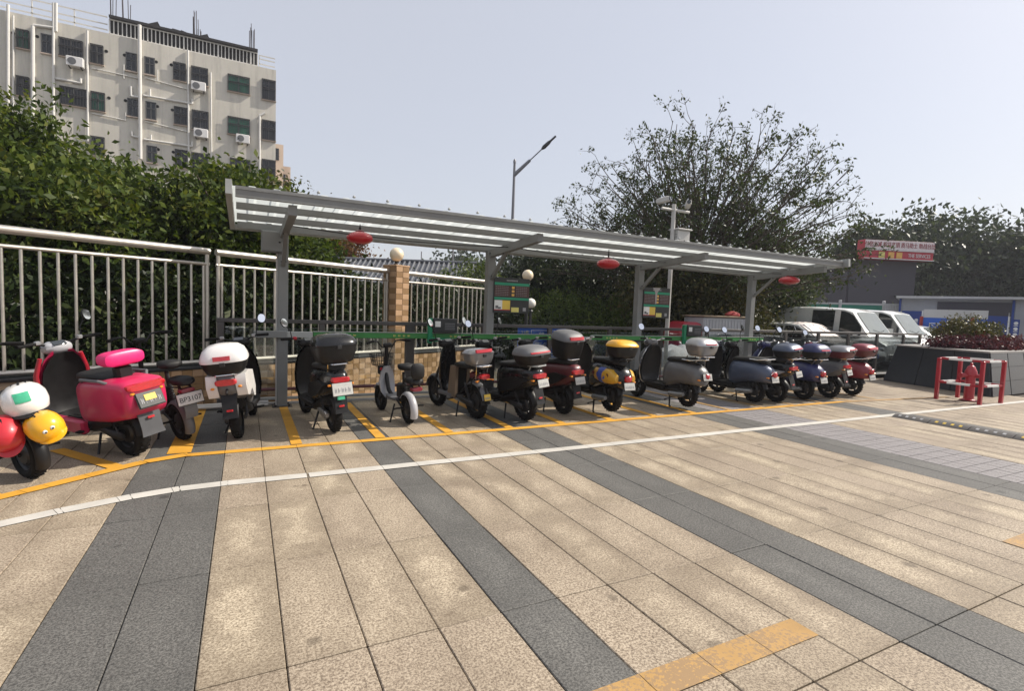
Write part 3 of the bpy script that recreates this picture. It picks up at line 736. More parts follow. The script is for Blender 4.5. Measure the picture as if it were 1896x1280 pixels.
def topbox(parent, loc, wx=.2, wy=.19, h0=.15, h1=.13, base='blk', lid='blk_gloss', tilt=0, band='red_lens', back=True, e=3.6, bh=.042, bwid=.62):
    """carrier box: tapered base tray, domed lid, rear reflectors"""
    rot = (tilt, 0, 0)
    b = MB(); b.loft([zring(0, 0, 0, wx*.74, wy*.74, e), zring(.015, 0, 0, wx*.82, wy*.82, e), zring(h0*.6, 0, 0, wx*.95, wy*.95, e), zring(h0, 0, 0, wx, wy, e)])
    bx = b.build('top_box', base, parent, loc, rot, smooth=50)
    b = MB(); b.loft([zring(h0+.002, 0, 0, wx*1.03, wy*1.03, e), zring(h0+.02, 0, 0, wx*1.035, wy*1.035, e), zring(h0+h1*.35, 0, .004, wx*.99, wy*.98, e), zring(h0+h1*.68, 0, .012, wx*.88, wy*.86, e*.95), zring(h0+h1*.9, 0, .018, wx*.66, wy*.64, e*.85), zring(h0+h1, 0, .02, wx*.3, wy*.3, 2.6)])
    b.build('lid', lid, bx, smooth=50)
    if band:
        b = MB(); rings = []
        for u in np.linspace(-bwid, bwid, 9):
            x = wx*u; y = -wy*(1-abs(u)**e)**(1/e) - .003
            rings.append([(x, y-.008, h0+.028), (x, y+.02, h0+.028), (x, y+.028, h0+.028+bh), (x, y+.002, h0+.028+bh)])
        b.loft(rings); b.build('reflector', band, bx, smooth=50)
    b = MB(); b.bbox((0, -wy*1.02-.004, h0-.012), (.05, .02, .04), .004); b.build('latch', 'dsteel', bx)
    return bx
def handlebar(parent, c, half=.33, rise=.04, back=.10, mat='blk', grip='rubber', r=.012, lever='alu', mirrors=(1, 1), mr=.062, mh=.2, oval=.78, out=.05, mstem=.2):
    y, z = c; b = MB()
    b.tube([(-half, y-back, z+rise), (-half*.62, y-back*.7, z+rise), (-half*.25, y, z), (half*.25, y, z), (half*.62, y-back*.7, z+rise), (half, y-back, z+rise)], r, 10)
    h = b.build('handlebar', mat, parent, smooth=60)
    for s in (-1, 1):
        b = MB(); b.tube([(s*half*.64, y-back*.72, z+rise), (s*half, y-back, z+rise), (s*(half+.012), y-back-.003, z+rise)], [.017, .018, .015], 12); b.build('grip', grip, h)
        b = MB(); b.tube([(s*half*.52, y-back*.45, z+rise), (s*half*.6, y-back*.2, z+rise-.004), (s*half*.97, y-back*.55, z+rise-.012)], [.007, .007, .006], 8); b.bbox((s*half*.52, y-back*.55, z+rise), (.05, .045, .04), .008); b.build('lever', lever, h)
        on = mirrors[0 if s < 0 else 1]
        if on:
            bx = s*half*mstem/.33; b = MB(); mx, my, mz = s*(abs(bx)+out+.03), y-back*.35, z+rise+mh
            b.tube([(bx, y-back*.4, z+rise), (bx+s*.01, y-back*.3, z+rise+mh*.45), (mx, my+.012, mz)], .006, 8); b.build('mirror_stem', 'blk', h)
            b = MB(); rot = Matrix.Rotation(R(24*s*on), 3, 'Z') @ Matrix.Rotation(R(-18), 3, 'X') @ Matrix.Rotation(R(18*s), 3, 'Y')
            b.M = Matrix.Translation((mx, my, mz)) @ rot.to_4x4()
            b.loft([[(q[0], yy, q[2]) for q in sring(0, -mr*kk, mr*kk, mr*oval*kk, 2.2, 20)] for yy, kk in ((-.004, 1), (.008, 1), (.02, .8), (.028, .4))]); mm = b.build('mirror', 'blk', h, smooth=60)
            b = MB(); b.M = Matrix.Translation((mx, my, mz)) @ rot.to_4x4()
            b.loft([[(q[0], yy, q[2]) for q in sring(0, -mr*.9, mr*.9, mr*oval*.9, 2.3, 20)] for yy in (-.0075, -.0045)]); b.build('mirror_glass', 'mirror', mm, smooth=30)
    return h
def shock(parent, a, b_, mat='dsteel', r=.016):
    a, b_ = Vector(a), Vector(b_); b = MB(); b.tube([a, b_], r*.55, 8)
    n = 9; pts = []
    d = (b_-a); dn = d.normalized(); x = dn.orthogonal().normalized(); y = dn.cross(x)
    for i in range(n*8+1): th = 2*math.pi*i/8; pts.append(a + d*(.18+.6*i/(n*8)) + r*1.25*(math.cos(th)*x+math.sin(th)*y))
    b.tube(pts, .0045, 5); b.tube([a+d*.78, b_], r, 10); return b.build('shock_absorber', mat, parent)
def stand(parent, side, y=.32, z=.2, foot=.0):
    b = MB()
    if side: b.tube([(-.08, y, z), (-.17, y-.07, foot+.02), (-.185, y-.1, foot+.008)], [.012, .011, .014], 8)
    else:
        for s in (-1, 1): b.tube([(s*.08, y, z), (s*.12, y-.05, z*.45), (s*.15, y-.085, foot+.012), (s*.165, y-.12, foot+.01)], [.013, .013, .012, .016], 8)
        b.tube([(-.11, y-.03, z*.6), (.11, y-.03, z*.6)], .009, 8); b.tube([(-.115, y-.04, z*.5), (-.21, y-.02, z*.42), (-.23, y-.06, z*.4)], .009, 8)
    return b.build('kick_stand', 'blk', parent)

def scooter(label, loc, head, lean=0, style='modern', col='blk_gloss', inner='blk', lid='blk_gloss', boxcol='blk', box=True, bx=(.2, .19, .15, .13), bz=.80, by=-.14,
            btilt=0, band='red_lens', rim='dsteel', raise_=0, side=True, plate_txt=None, plate_mat='plate', plate_at=None, mirrors=(1, 1), lever='alu', wb=1.24, r=.215, tw=.048, cowl=None, rail='chrome',
            motor='dsteel', steer=0, seatc='seat', fend=None, bodycol=None, nplate=True, psize=(.18, .105), bh=.042, bwid=.62, wide=0, mh=.2, mr=.062, group='scooters parked under the canopy', name='scooter', dash='blk'):
    t = thing(name, label, 'scooter', (loc[0], loc[1], raise_), (0, R(lean), R(head)), group)
    fend = fend or inner; bodycol = bodycol or col
    wheel(t, (0, 0, r), r, tw, 5, rim, hub=True); fw = wheel(t, (0, wb, r-raise_*0.9), r, tw, 6, rim, steer=steer)
    # forks, column
    b = MB()
    for s in (-1, 1): b.tube([(s*.062, wb, r), (s*.062, wb-.11, .5), (s*.05, wb-.17, .62)], [.017, .02, .018], 10)
    b.tube([(0, wb-.17, .58), (0, wb-.30, .98)], .026, 10); b.build('fork', 'dsteel', t)
    fender(t, 'front_fender', (0, wb, r), r+.035, 12, 172, .068, fend if style != 'cargo' else col)
    if style in ('modern', 'cargo', 'retro'):
        wS = {'modern': .19, 'cargo': .215, 'retro': .225}[style]
        shield(t, 'leg_shield', [(.25, wb-.30, .12), (.32, wb-.26, wS*.86), (.45, wb-.25, wS*.98), (.60, wb-.27, wS), (.76, wb-.30, wS*.92), (.88, wb-.335, wS*.7), (.95, wb-.36, wS*.42)], col, .03, .055)
        shield(t, 'inner_panel', [(.27, wb-.325, .11), (.34, wb-.29, wS*.78), (.45, wb-.275, wS*.88), (.60, wb-.295, wS*.9), (.76, wb-.33, wS*.82), (.87, wb-.365, wS*.6), (.93, wb-.38, wS*.36)], inner, .022, .05)
        if style == 'retro':
            b = MB()
            st = [(.27, wb-.31, .13), (.33, wb-.27, wS*.88), (.45, wb-.26, wS*1.0), (.60, wb-.28, wS*1.02), (.76, wb-.31, wS*.94), (.87, wb-.34, wS*.72)]
            for s in (-1, 1): b.tube([(s*wd, y-.05, z) for z, y, wd in st], .0075, 8)
            b.build('shield_trim', rail, t)
        body(t, 'nose', [(wb-.25, .55, .90, .08), (wb-.22, .48, .90, .10), (wb-.12, .52, .82, .08), (wb-.06, .58, .74, .05)], col)
        b = MB(); b.loft([sring(y, z0, z1, wd, 5, 20) for y, z0, z1, wd in [(.36, .25, .31, .14), (.42, .25, .325, .165), (.80, .25, .325, .165), (wb-.3, .26, .33, .15)]]); fl = b.build('floorboard', inner, t, smooth=40)
        b = MB()
        for i in range(5): b.box((-.1+.05*i, .6, .327), (.012, .34, .006))
        b.build('floor_mat', 'rubber', fl, smooth=0)
    if style == 'modern':
        body(t, 'side_body', [(-.33, .60, .70, .06), (-.29, .53, .75, .095), (-.16, .46, .765, .135), (.05, .40, .76, .16), (.26, .33, .75, .165), (.40, .27, .735, .15), (.46, .27, .70, .12)], bodycol, 3.2)
        for s in (-1, 1):
            b = MB(); b.loft([[(s*(x+dx), y, z) for y, z in ((-.24, .60), (.0, .63), (.33, .56), (.40, .42), (.25, .40), (.0, .47))] for x, dx in ((.125, .0), (.15, .022))]); b.build('side_panel', cowl or inner, t, smooth=30)
            if wide: b = MB(); b.loft([[(s*(x+dx), y, z) for y, z in ((-.33, .62), (-.30, .73), (-.05, .745), (.30, .70), (.38, .50), (.28, .40), (.0, .46), (-.26, .50))] for x, dx in ((.085, .0), (.15, .012), (.165, .018))]); b.build('side_cowl', cowl, t, smooth=50)
        body(t, 'seat', [(-.24, .75, .815, .07), (-.19, .74, .845, .115), (.0, .74, .845, .135), (.10, .74, .815, .14), (.30, .73, .80, .135), (.43, .72, .785, .10), (.47, .72, .76, .06)], seatc, 2.8)
        body(t, 'under_body', [(-.1, .33, .46, .10), (.1, .28, .42, .12), (.38, .2, .3, .13), (.85, .19, .27, .10)], 'blk', 3)
        tail = (-.335, .655)
    elif style == 'retro':
        body(t, 'side_body', [(-.36, .40, .55, .05), (-.33, .38, .63, .11), (-.24, .37, .69, .165), (-.10, .37, .725, .20), (.10, .36, .74, .215), (.28, .30, .74, .20), (.40, .26, .72, .165), (.46, .26, .68, .12)], col, 2.4)
        if cowl:
            for s in (-1, 1): body(t, 'side_cowl', [(-.31, .47, .57, .05), (-.22, .44, .645, .10), (-.05, .43, .67, .115), (.14, .44, .67, .10), (.30, .50, .62, .04)], cowl, 2.3, cx=s*.125)
        body(t, 'seat', [(-.26, .71, .765, .06), (-.20, .70, .80, .12), (-.02, .71, .815, .15), (.18, .71, .80, .15), (.36, .71, .79, .12), (.44, .70, .76, .06)], seatc, 2.5)
        b = MB(); b.tube([(-.14, .02, .775), (-.16, -.16, .77), (-.10, -.30, .79), (.10, -.30, .79), (.16, -.16, .77), (.14, .02, .775)], .009, 8); b.build('grab_rail', rail, t)
        body(t, 'under_body', [(-.05, .24, .38, .09), (.2, .2, .36, .11), (.5, .18, .27, .11), (.9, .19, .28, .09)], 'blk', 3)
        tail = (-.365, .53)
    elif style == 'cargo':
        body(t, 'side_body', [(-.375, .53, .66, .12), (-.365, .49, .735, .165), (-.31, .43, .775, .195), (-.05, .37, .775, .21), (.22, .34, .76, .21), (.34, .33, .73, .20), (.39, .36, .66, .16)], col, 5.0, 28)
        body(t, 'seat', [(-.05, .735, .78, .10), (.0, .73, .80, .14), (.25, .73, .81, .15), (.42, .72, .80, .14), (.50, .71, .77, .09)], seatc, 3.2)
        body(t, 'under_body', [(-.1, .33, .46, .10), (.1, .28, .42, .12), (.38, .2, .34, .13), (.85, .19, .27, .11)], 'blk', 3)
        for s in (-1, 1):
            b = MB(); b.tube([(s*.17, .28, .735), (s*.205, .22, .765), (s*.205, -.06, .775), (s*.16, -.12, .74)], .014, 8); b.build('grab_rail', 'greymat', t)
            b = MB(); b.bbox((s*.165, .62, .275), (.07, .5, .14), .02); b.build('floor_side', col, t)
            b = MB(); b.tube([(s*.215, wb-.34, .34), (s*.225, wb-.31, .5), (s*.21, wb-.33, .74), (s*.17, wb-.36, .9)], [.02, .026, .026, .018], 10); b.build('shield_edge', 'red', t)
        b = MB(); b.bbox((0, -.06, .80), (.13, .10, .16), .02); b.build('backrest_stem', 'blk', t)
        b = MB(); b.loft([sring(y, z0, z1, wd, 3.4, 24) for y, z0, z1, wd in [(-.155, .905, .985, .13), (-.14, .885, 1.01, .165), (-.06, .88, 1.015, .175), (.0, .885, 1.01, .165), (.015, .905, .985, .13)]]); b.build('backrest', 'pink', t, smooth=50)
        tail = (-.375, .715)
    elif style == 'slab':
        shield(t, 'leg_shield', [(.27, wb-.40, .085), (.33, wb-.34, .125), (.48, wb-.31, .14), (.66, wb-.31, .135), (.84, wb-.34, .115), (.95, wb-.37, .08)], 'blk_gloss', .05, .035)
        b = MB(); b.loft([sring(y, z0, z1, wd, 5, 20) for y, z0, z1, wd in [(.40, .24, .29, .10), (.46, .235, .30, .13), (.82, .24, .30, .125), (wb-.33, .27, .36, .09)]]); b.build('floorboard', 'greymat', t, smooth=40)
        for s in (-1, 1):
            b = MB(); b.loft([[(s*x, y, z) for y, z in ((.30, .70), (.44, .70), (.46, .64), (.56, .26), (.42, .22), (.36, .26))] for x in (.075, .12)]); b.build('battery_panel', 'bronze', t, smooth=30)
        b = MB(); b.loft([[(x, y, z) for y, z in ((.32, .69), (.43, .69), (.44, .63), (.53, .28), (.43, .25), (.38, .28))] for x in (-.073, .073)]); b.build('battery_case', 'blk', t, smooth=30)
        body(t, 'seat', [(-.22, .70, .745, .06), (-.16, .68, .77, .10), (.1, .68, .77, .125), (.34, .68, .755, .115), (.44, .68, .735, .06)], seatc, 2.8)
        b = MB(); b.tube([(0, .42, .3), (0, .2, .42), (0, .05, .62), (0, -.2, .66)], .022, 10)
        for s in (-1, 1): b.tube([(s*.07, .40, .26), (s*.075, .1, .24), (s*.075, 0, .215)], .018, 8); b.tube([(s*.06, -.2, .66), (s*.1, -.05, .55), (s*.085, .02, .3)], .009, 8)
        b.build('frame', 'blk', t)
        b = MB(); b.bbox((0, -.02, .60), (.13, .16, .1), .02); b.build('controller_box', 'dkred', t)
        tail = (-.235, .60)
    # swing arm, motor cover, fenders
    b = MB(); b.loft([sring(y, z0, z1, wd, 3, 14, -.085) for y, z0, z1, wd in [(.34, .24, .30, .022), (.12, .19, .27, .034), (-.02, .165, .265, .03), (-.05, .19, .24, .02)]]); b.build('swing_arm', motor, t, smooth=50)
    b = MB(); b.tube([(.085, .32, .26), (.085, 0, r)], .02, 8); b.build('swing_arm', 'dsteel', t)
    if style == 'retro':
        b = MB(); b.tube([(-.14, .26, .19), (-.14, .02, .20), (-.14, -.05, .215)], [.04, .045, .03], 14); b.build('motor_cover', 'alu', t, smooth=50)
    for s in (-1, 1): shock(t, (s*.105, -.01, r+.02), (s*.11, .10, .50))
    fender(t, 'rear_fender', (0, 0, r), r+.05, 60 if style != 'retro' else 50, 168 if style != 'cargo' else 178, .062 if style != 'cargo' else .085, 'blk' if style not in ('slab',) else 'grey')
    if style in ('modern', 'cargo', 'slab'):
        b = MB(); zc = tail[1]-.13; ck = 1.35 if style == 'cargo' else 1
        b.loft([[(u*wd, y, z) for u in (-1, 1)] + [(u*wd, y+.012, z) for u in (1, -1)] for y, z, wd in ((tail[0]+.07, zc, .075*ck), (tail[0]+.03, zc-.12*ck, .07*ck), (tail[0]+.015, zc-.2*ck, .068*ck), (tail[0]+.0, zc-.245*ck, .075*ck))]); hg = b.build('mud_flap', 'blk' if style != 'cargo' else 'flap', t, smooth=30)
        b = MB(); b.bbox((0, tail[0]+.012, zc-.165), (.06, .012, .022), .003); b.build('reflector', 'red_lens', hg)
    # tail light, indicators, plate
    if style == 'retro':
        b = MB(); b.loft([sring(y, tail[1]-hh, tail[1]+hh, ww, 2.4, 16) for y, hh, ww in ((tail[0]+.02, .05, .05), (tail[0]-.015, .055, .055), (tail[0]-.04, .045, .045), (tail[0]-.05, .02, .02))]); b.build('tail_light', 'red_lens', t, smooth=50)
        b = MB(); b.tube([(-.055, tail[0]+.01, tail[1]), (-.03, tail[0]-.03, tail[1]+.055), (.03, tail[0]-.03, tail[1]+.055), (.055, tail[0]+.01, tail[1])], .008, 8); b.build('light_trim', rail, t)
    else:
        wl = .165 if style == 'cargo' else (.10 if style == 'modern' else .07)
        b = MB(); b.loft([sring(y, tail[1]-.03, tail[1]+.035, ww, 4, 18) for y, ww in ((tail[0]+.04, wl), (tail[0]-.005, wl), (tail[0]-.014, wl*.9))]); b.build('tail_light', 'red_lens', t, smooth=50)
    for s in (-1, 1):
        b = MB(); b.loft([sring(y, tail[1]-.05-k, tail[1]-.05+k, k*1.5, 2.3, 12, s*.125) for y, k in ((tail[0]+.05, .006), (tail[0]+.03, .012), (tail[0]+.0, .013), (tail[0]-.008, .007))]); b.tube([(s*.06, tail[0]+.06, tail[1]-.05), (s*.12, tail[0]+.04, tail[1]-.05)], .008, 6); b.build('indicator', 'amber', t)
    pa = plate_at or (tail[0]-.035, tail[1]-.115)
    if nplate: plate(t, (0, pa[0], pa[1]), (R(-14 if style != 'cargo' else -22), 0, 0), *psize, txt=plate_txt, mat=plate_mat)
    b = MB(); b.tube([(0, tail[0]+.06, tail[1]-.03), (0, pa[0]+.012, pa[1])], .014, 8); b.build('plate_bracket', 'blk', t)
    # head set
    hz = 1.0; hy = wb-.32
    body(t, 'headset', [(hy-.08, hz-.04, hz+.01, .05), (hy-.05, hz-.075, hz+.035, .11), (hy+.02, hz-.085, hz+.04, .125), (hy+.09, hz-.08, hz+.02, .09), (hy+.13, hz-.06, hz-.0, .05)], dash if style != 'retro' else col, 2.6)
    b = MB(); b.lathe([(.005, .0), (.05, .0), (.055, -.01), (.045, -.022), (.005, -.024)], 20, (0, hy+.145, hz-.03), 'Y'); b.build('headlight', 'chrome', t, smooth=50)
    b = MB(); b.bbox((0, hy-.055, hz+.028), (.11, .07, .012), .004, Matrix.Rotation(R(28), 3, 'X')); b.build('dashboard', 'carglass', t)
    handlebar(t, (hy, hz+.01), .335, .045, .12, 'chrome' if style == 'retro' else 'blk', 'rubber', .012, lever, mirrors, mr, mh)
    b = MB(); b.tube([(-.15, hy-.03, hz+.01), (-.1, hy+.06, hz-.02), (-.05, hy+.08, hz-.15)], .006, 6); b.tube([(.15, hy-.03, hz+.01), (.1, hy+.07, hz-.03), (.05, hy+.08, hz-.15)], .006, 6); b.build('cable', 'blk', t)
    for s in (-1, 1): b = MB(); b.tube([(s*.13, .40, .24), (s*.21, .38, .245)], .014, 8); b.bbox((s*.22, .38, .25), (.05, .06, .018), .005); b.build('foot_peg', 'rubber', t)
    stand(t, side, foot=-raise_)
    if box:
        b = MB(); zr = bz-.012
        for s in (-1, 1): b.tube([(s*.08, .0, zr-.07), (s*.10, -.06, zr), (s*.10, by-.16, zr), (s*.07, by-.2, zr)], .009, 8)
        b.tube([(-.10, by+.06, zr), (.10, by+.06, zr)], .008, 8); b.tube([(-.10, by-.12, zr), (.10, by-.12, zr)], .008, 8); b.tube([(-.07, by-.2, zr), (.07, by-.2, zr)], .009, 8)
        for s in (-1, 1): b.tube([(s*.10, by-.1, zr), (s*.075, -.12, zr-.18)], .008, 8)
        b.build('rack', rail, t)
        topbox(t, (0, by, bz), *bx, base=boxcol, lid=lid, tilt=btilt, band=band, bh=bh, bwid=bwid)
    return t

def ebike(label, loc, head, lean=0, col='ltgrey', wb=.95, r=.185, tw=.036, basket=True, plate_txt=None, barz=1.0, seatz=.70, tail='wine', kid=True, pegs=True):
    t = thing('electric_bike', label, 'e-bike', loc, (0, R(lean), R(head)), 'small e-bikes parked under the canopy')
    wheel(t, (0, 0, r), r, tw, 6, 'dsteel', True); wheel(t, (0, wb, r), r, tw, 6, 'dsteel')
    fender(t, 'rear_fender', (0, 0, r), r+.04, 40, 205, .05, col); fender(t, 'front_fender', (0, wb, r), r+.03, 30, 150, .045, col)
    b = MB(); b.tube([(0, wb-.17, .40), (0, wb-.30, barz-.05)], .024, 10)
    for s in (-1, 1): b.tube([(s*.05, wb, r), (s*.05, wb-.1, .36), (s*.03, wb-.15, .43)], .014, 8)
    b.build('fork', 'blk', t)
    shield(t, 'leg_shield', [(.24, wb-.34, .06), (.32, wb-.27, .10), (.45, wb-.245, .11), (.58, wb-.26, .085), (.66, wb-.28, .04)], col, .04, .03)
    b = MB(); b.tube([(0, wb-.24, .56), (0, wb-.33, .34), (0, wb-.46, .265), (0, .22, .27), (0, .10, .40), (0, .12, seatz-.05)], [.026, .028, .032, .032, .026, .02], 10)
    for s in (-1, 1): b.tube([(s*.05, .24, .27), (s*.06, 0, r)], .014, 8); b.tube([(s*.05, -.22, seatz-.18), (s*.06, .02, seatz-.2), (s*.05, .1, .42)], .009, 8)
    b.build('frame', 'blk', t)
    b = MB(); b.loft([sring(y, .255, .30, wd, 5, 16) for y, wd in ((.26, .07), (.3, .095), (.54, .095), (.62, .06))]); b.build('floorboard', 'greymat', t, smooth=40)
    b = MB(); b.bbox((0, .2, .40), (.10, .15, .2), .02); b.build('battery_case', 'blk', t)
    body(t, 'seat', [(-.09, seatz+.01, seatz+.05, .05), (-.06, seatz-.01, seatz+.075, .095), (.04, seatz-.02, seatz+.075, .105), (.15, seatz-.02, seatz+.06, .07), (.24, seatz-.005, seatz+.045, .035)], 'seat', 2.4)
    shock(t, (0, .06, .33), (0, .11, seatz-.08), r=.018)
    body(t, 'rear_seat', [(-.33, seatz-.145, seatz-.105, .05), (-.30, seatz-.16, seatz-.08, .085), (-.2, seatz-.165, seatz-.075, .095), (-.08, seatz-.16, seatz-.085, .08), (-.05, seatz-.15, seatz-.1, .04)], 'seat', 2.8)
    if kid: b = MB(); b.loft([sring(y, z0, z1, wd, 3, 16) for y, z0, z1, wd in [(-.36, seatz-.06, seatz+.08, .06), (-.34, seatz-.09, seatz+.11, .085), (-.31, seatz-.09, seatz+.11, .085), (-.295, seatz-.06, seatz+.08, .06)]]); b.build('backrest', 'seat', t, smooth=50)
    b = MB(); b.loft([sring(y, seatz-.24, seatz-.19, ww, 4, 16) for y, ww in ((-.24, .07), (-.30, .07), (-.31, .06))]); b.build('tail_light', tail, t, smooth=50)
    b = MB(); b.tube([(-.05, -.2, seatz-.13), (-.045, -.3, seatz-.22), (.045, -.3, seatz-.22), (.05, -.2, seatz-.13)], .012, 8); b.build('tail_bracket', 'blk', t)
    if plate_txt:
        plate(t, (.0, -.33, seatz-.29), (R(-12), 0, 0), .24, .115, plate_txt, tw=.95)
        b = MB(); b.loft([[(u*.06, y, z) for u in (-1, 1)] + [(u*.06, y+.01, z) for u in (1, -1)] for y, z in ((-.30, seatz-.33), (-.315, seatz-.43), (-.29, seatz-.50))]); b.build('mud_flap', 'greymat', t, smooth=30)
    if pegs:
        for s in (-1, 1): b = MB(); b.tube([(s*.06, .02, r+.02), (s*.16, .0, r+.03), (s*.2, -.03, r+.03)], .011, 8); b.build('foot_peg', 'blk', t)
    if basket:
        b = MB(); z0, z1 = .66, .82; yc = wb-.08
        for z, k in ((z0, .8), (z0+.06, .88), (z0+.11, .95), (z1, 1)):
            w_, d_ = .14*k, .10*k; b.tube([(-w_, yc-d_, z), (w_, yc-d_, z), (w_, yc+d_, z), (-w_, yc+d_, z), (-w_, yc-d_, z)], .005, 6)
        for i in range(9):
            u = -1+.25*i
            for s in (-1, 1): b.tube([(.14*.8*u, yc+s*.08, z0), (.14*u, yc+s*.10, z1)], .0035, 5)
        for i in range(6): u = -1+.4*i; b.tube([(.112*u, yc-.08, z0), (.112*u, yc+.08, z0)], .0035, 5); b.tube([(-.112, yc+.08*u, z0), (-.14, yc+.1*u, z1)], .0035, 5); b.tube([(.112, yc+.08*u, z0), (.14, yc+.1*u, z1)], .0035, 5)
        b.build('basket', 'blk', t)
        b = MB(); b.bbox((0, wb-.16, .60), (.17, .07, .13), .02); b.build('lamp_box', 'blk', t)
        for s in (-1, 1): b = MB(); b.lathe([(.004, -.006), (.02, -.005), (.022, .004)], 12, (s*.05, wb-.205, .615), 'Y'); b.build('reflector', 'red_lens' if s < 0 else 'amber', t)
    y, z = wb-.31, barz; b = MB(); b.tube([(-.30, y-.10, z+.02), (-.20, y-.03, z+.03), (-.13, y, z+.02), (-.07, y, z-.06), (.07, y, z-.06), (.13, y, z+.02), (.20, y-.03, z+.03), (.30, y-.10, z+.02)], .011, 10); h = b.build('handlebar', 'blk', t, smooth=60)
    for s in (-1, 1):
        b = MB(); b.tube([(s*.21, y-.04, z+.028), (s*.31, y-.105, z+.018)], .017, 10); b.build('grip', 'rubber', h)
        b = MB(); b.tube([(s*.18, y+.0, z+.02), (s*.28, y-.05, z+.0)], .006, 6); b.build('lever', 'blk', h)
    b = MB(); b.bbox((0, y-.02, z-.03), (.12, .06, .05), .015); b.build('dashboard', 'blk', t)
    b = MB(); b.tube([(-.12, y, z), (-.08, y+.1, z-.05), (0, y+.1, z-.25)], .005, 6); b.tube([(.12, y, z), (.1, y+.1, z-.1), (0, y+.12, z-.3)], .005, 6); b.build('cable', 'blk', t)
    stand(t, True, .26, .22); return t

S = {}
ebike('black e-bike at the left edge of the picture, carrying three helmets', (-1.53, 5.46, 0), 38, -6, 'blk', wb=1.0, barz=1.0, seatz=.66, kid=False, basket=False, r=.2, tw=.06, pegs=True)
S['s2'] = scooter('magenta scooter with hot pink backrest and yellow label on its plate', (-.93, 5.96), 39, -9, 'cargo', 'magenta', 'blk', box=False, r=.235, tw=.066, wb=1.27, plate_mat='dark_board', plate_at=(-.405, .60), psize=(.22, .14), mirrors=(0, 1), mr=.06, mh=.21, dash='ltgrey')
b = MB(); b.bbox((0, -.0065, .015), (.10, .004, .055), .001); pl = [c for c in S['s2'].children if c.name.startswith('number_plate')][0]; b.build('label_sticker', 'plate_yellow', pl)
ebike('small black e-bike with number plate BP3107 beside the magenta scooter', (-.57, 6.42, 0), 28, -9, 'greymat', plate_txt='BP3107', basket=False, barz=1.06, seatz=.79, kid=False, wb=1.0, r=.2, tw=.045)
S['s4'] = scooter('white scooter with white lidded black top box, first right of plate BP3107', (-.05, 6.33), -7, -7, 'modern', 'blk_gloss', 'blk', lid='wplastic', cowl='wplastic', bodycol='greymat', nplate=False, wide=1, bwid=.36, bx=(.215, .19, .13, .17), bz=.75, by=-.19, btilt=R(6), band='red_lens', mirrors=(0, 1), mr=.06)
S['s5'] = scooter('black scooter with large black top box, red levers and white plate', (.94, 6.30), 9, -4, 'modern', 'blk_gloss', 'blk', lid='blk_gloss', bx=(.235, .21, .19, .13), bz=.845, by=-.14, band=None, lever='red', mirrors=(-1, 0), mr=.06, motor='alu', psize=(.22, .14), plate_at=(-.385, .56))
ebike('small pale grey e-bike with front basket beside the lamp pillar', (1.87, 6.46, 0), 7, -3, 'ltgrey', wb=1.0, barz=.99, seatz=.70)
S['s7'] = scooter('scooter with bronze battery panels and silver carrier box', (2.83, 6.50), 11, -4, 'slab', 'grey', 'blk', lid='silver_d', boxcol='silver_d', bx=(.20, .15, .14, .07), bz=.76, by=-.08, band='red_lens', mirrors=(-1, 1), mh=.24, wb=1.05, r=.235, tw=.045, plate_mat='plate_yellow', psize=(.10, .085), plate_at=(-.275, .33), fend='grey')
S['s8'] = scooter('black scooter with low black top box and silver rack, right of the silver box', (3.42, 6.18), 12, -5, 'modern', 'blk_gloss', 'blk', lid='greymat', boxcol='blk', bx=(.225, .2, .13, .12), bz=.80, by=-.16, bh=.018, bwid=.72, band='red_lens', rail='steel_l', mirrors=(1, 1), mh=.25, mr=.055, plate_at=(-.385, .565))
S['s9'] = scooter('dark red moped with tall black top box with red reflector', (4.18, 6.42), 8, -3, 'modern', 'dkred', 'blk', lid='greymat', boxcol='blk', bx=(.20, .21, .27, .13), bz=.84, by=-.06, btilt=R(8), band='red_lens', mirrors=(0, 0), r=.2)
S['s10'] = scooter('black and yellow scooter with yellow lidded box raised on its stand', (4.83, 6.14), -2, 0, 'retro', 'blk_gloss', 'blk', lid='yellow', boxcol='blk', cowl='yellow_cowl', bx=(.2, .19, .15, .10), bz=.83, by=-.2, band=None, side=False, raise_=.05, mirrors=(0, 0), rail='blk', plate_at=(-.42, .43), r=.23, tw=.058)
S['s11'] = scooter('grey scooter with silver top box and chrome trim raised on its stand', (6.38, 6.16), -1, 0, 'retro', 'grey', 'blk', lid='silver', boxcol='silver_d', bh=.02, bwid=.5, bx=(.215, .2, .15, .13), bz=.86, by=-.24, side=False, raise_=.035, mirrors=(1, 0), plate_at=(-.40, .53))
S['s12'] = scooter('blue grey retro scooter without top box, right of the silver box', (8.05, 6.22), 1, -1, 'retro', 'bluegrey', 'blk', box=False, side=False, raise_=.02, mirrors=(1, 0), plate_at=(-.40, .45))
S['s13'] = scooter('black scooter with pale side panels and pale blue lidded top box', (8.62, 6.20), 5, -5, 'modern', 'blk_gloss', 'blk', cowl='ltgrey', lid='bluegrey', bh=.02, bwid=.5, bx=(.225, .2, .13, .12), bz=.84, by=-.2, mirrors=(1, 1), mh=.24, plate_at=(-.42, .56))
S['s14'] = scooter('navy blue retro scooter with navy lidded top box', (9.47, 6.25), -3, -1, 'retro', 'navy', 'blk', lid='navy', bh=.02, bwid=.5, bx=(.225, .2, .12, .15), bz=.81, by=-.2, mirrors=(1, 1), mh=.26)
S['s15'] = scooter('grey scooter with grey lidded dark top box, second from the right end', (10.25, 6.24), 5, -4, 'modern', 'grey', 'blk', cowl='silver_d', lid='silver_d', boxcol='dkred', bh=.02, bwid=.5, bx=(.235, .22, .13, .10), bz=.82, by=-.2, mirrors=(1, 1), mh=.26)
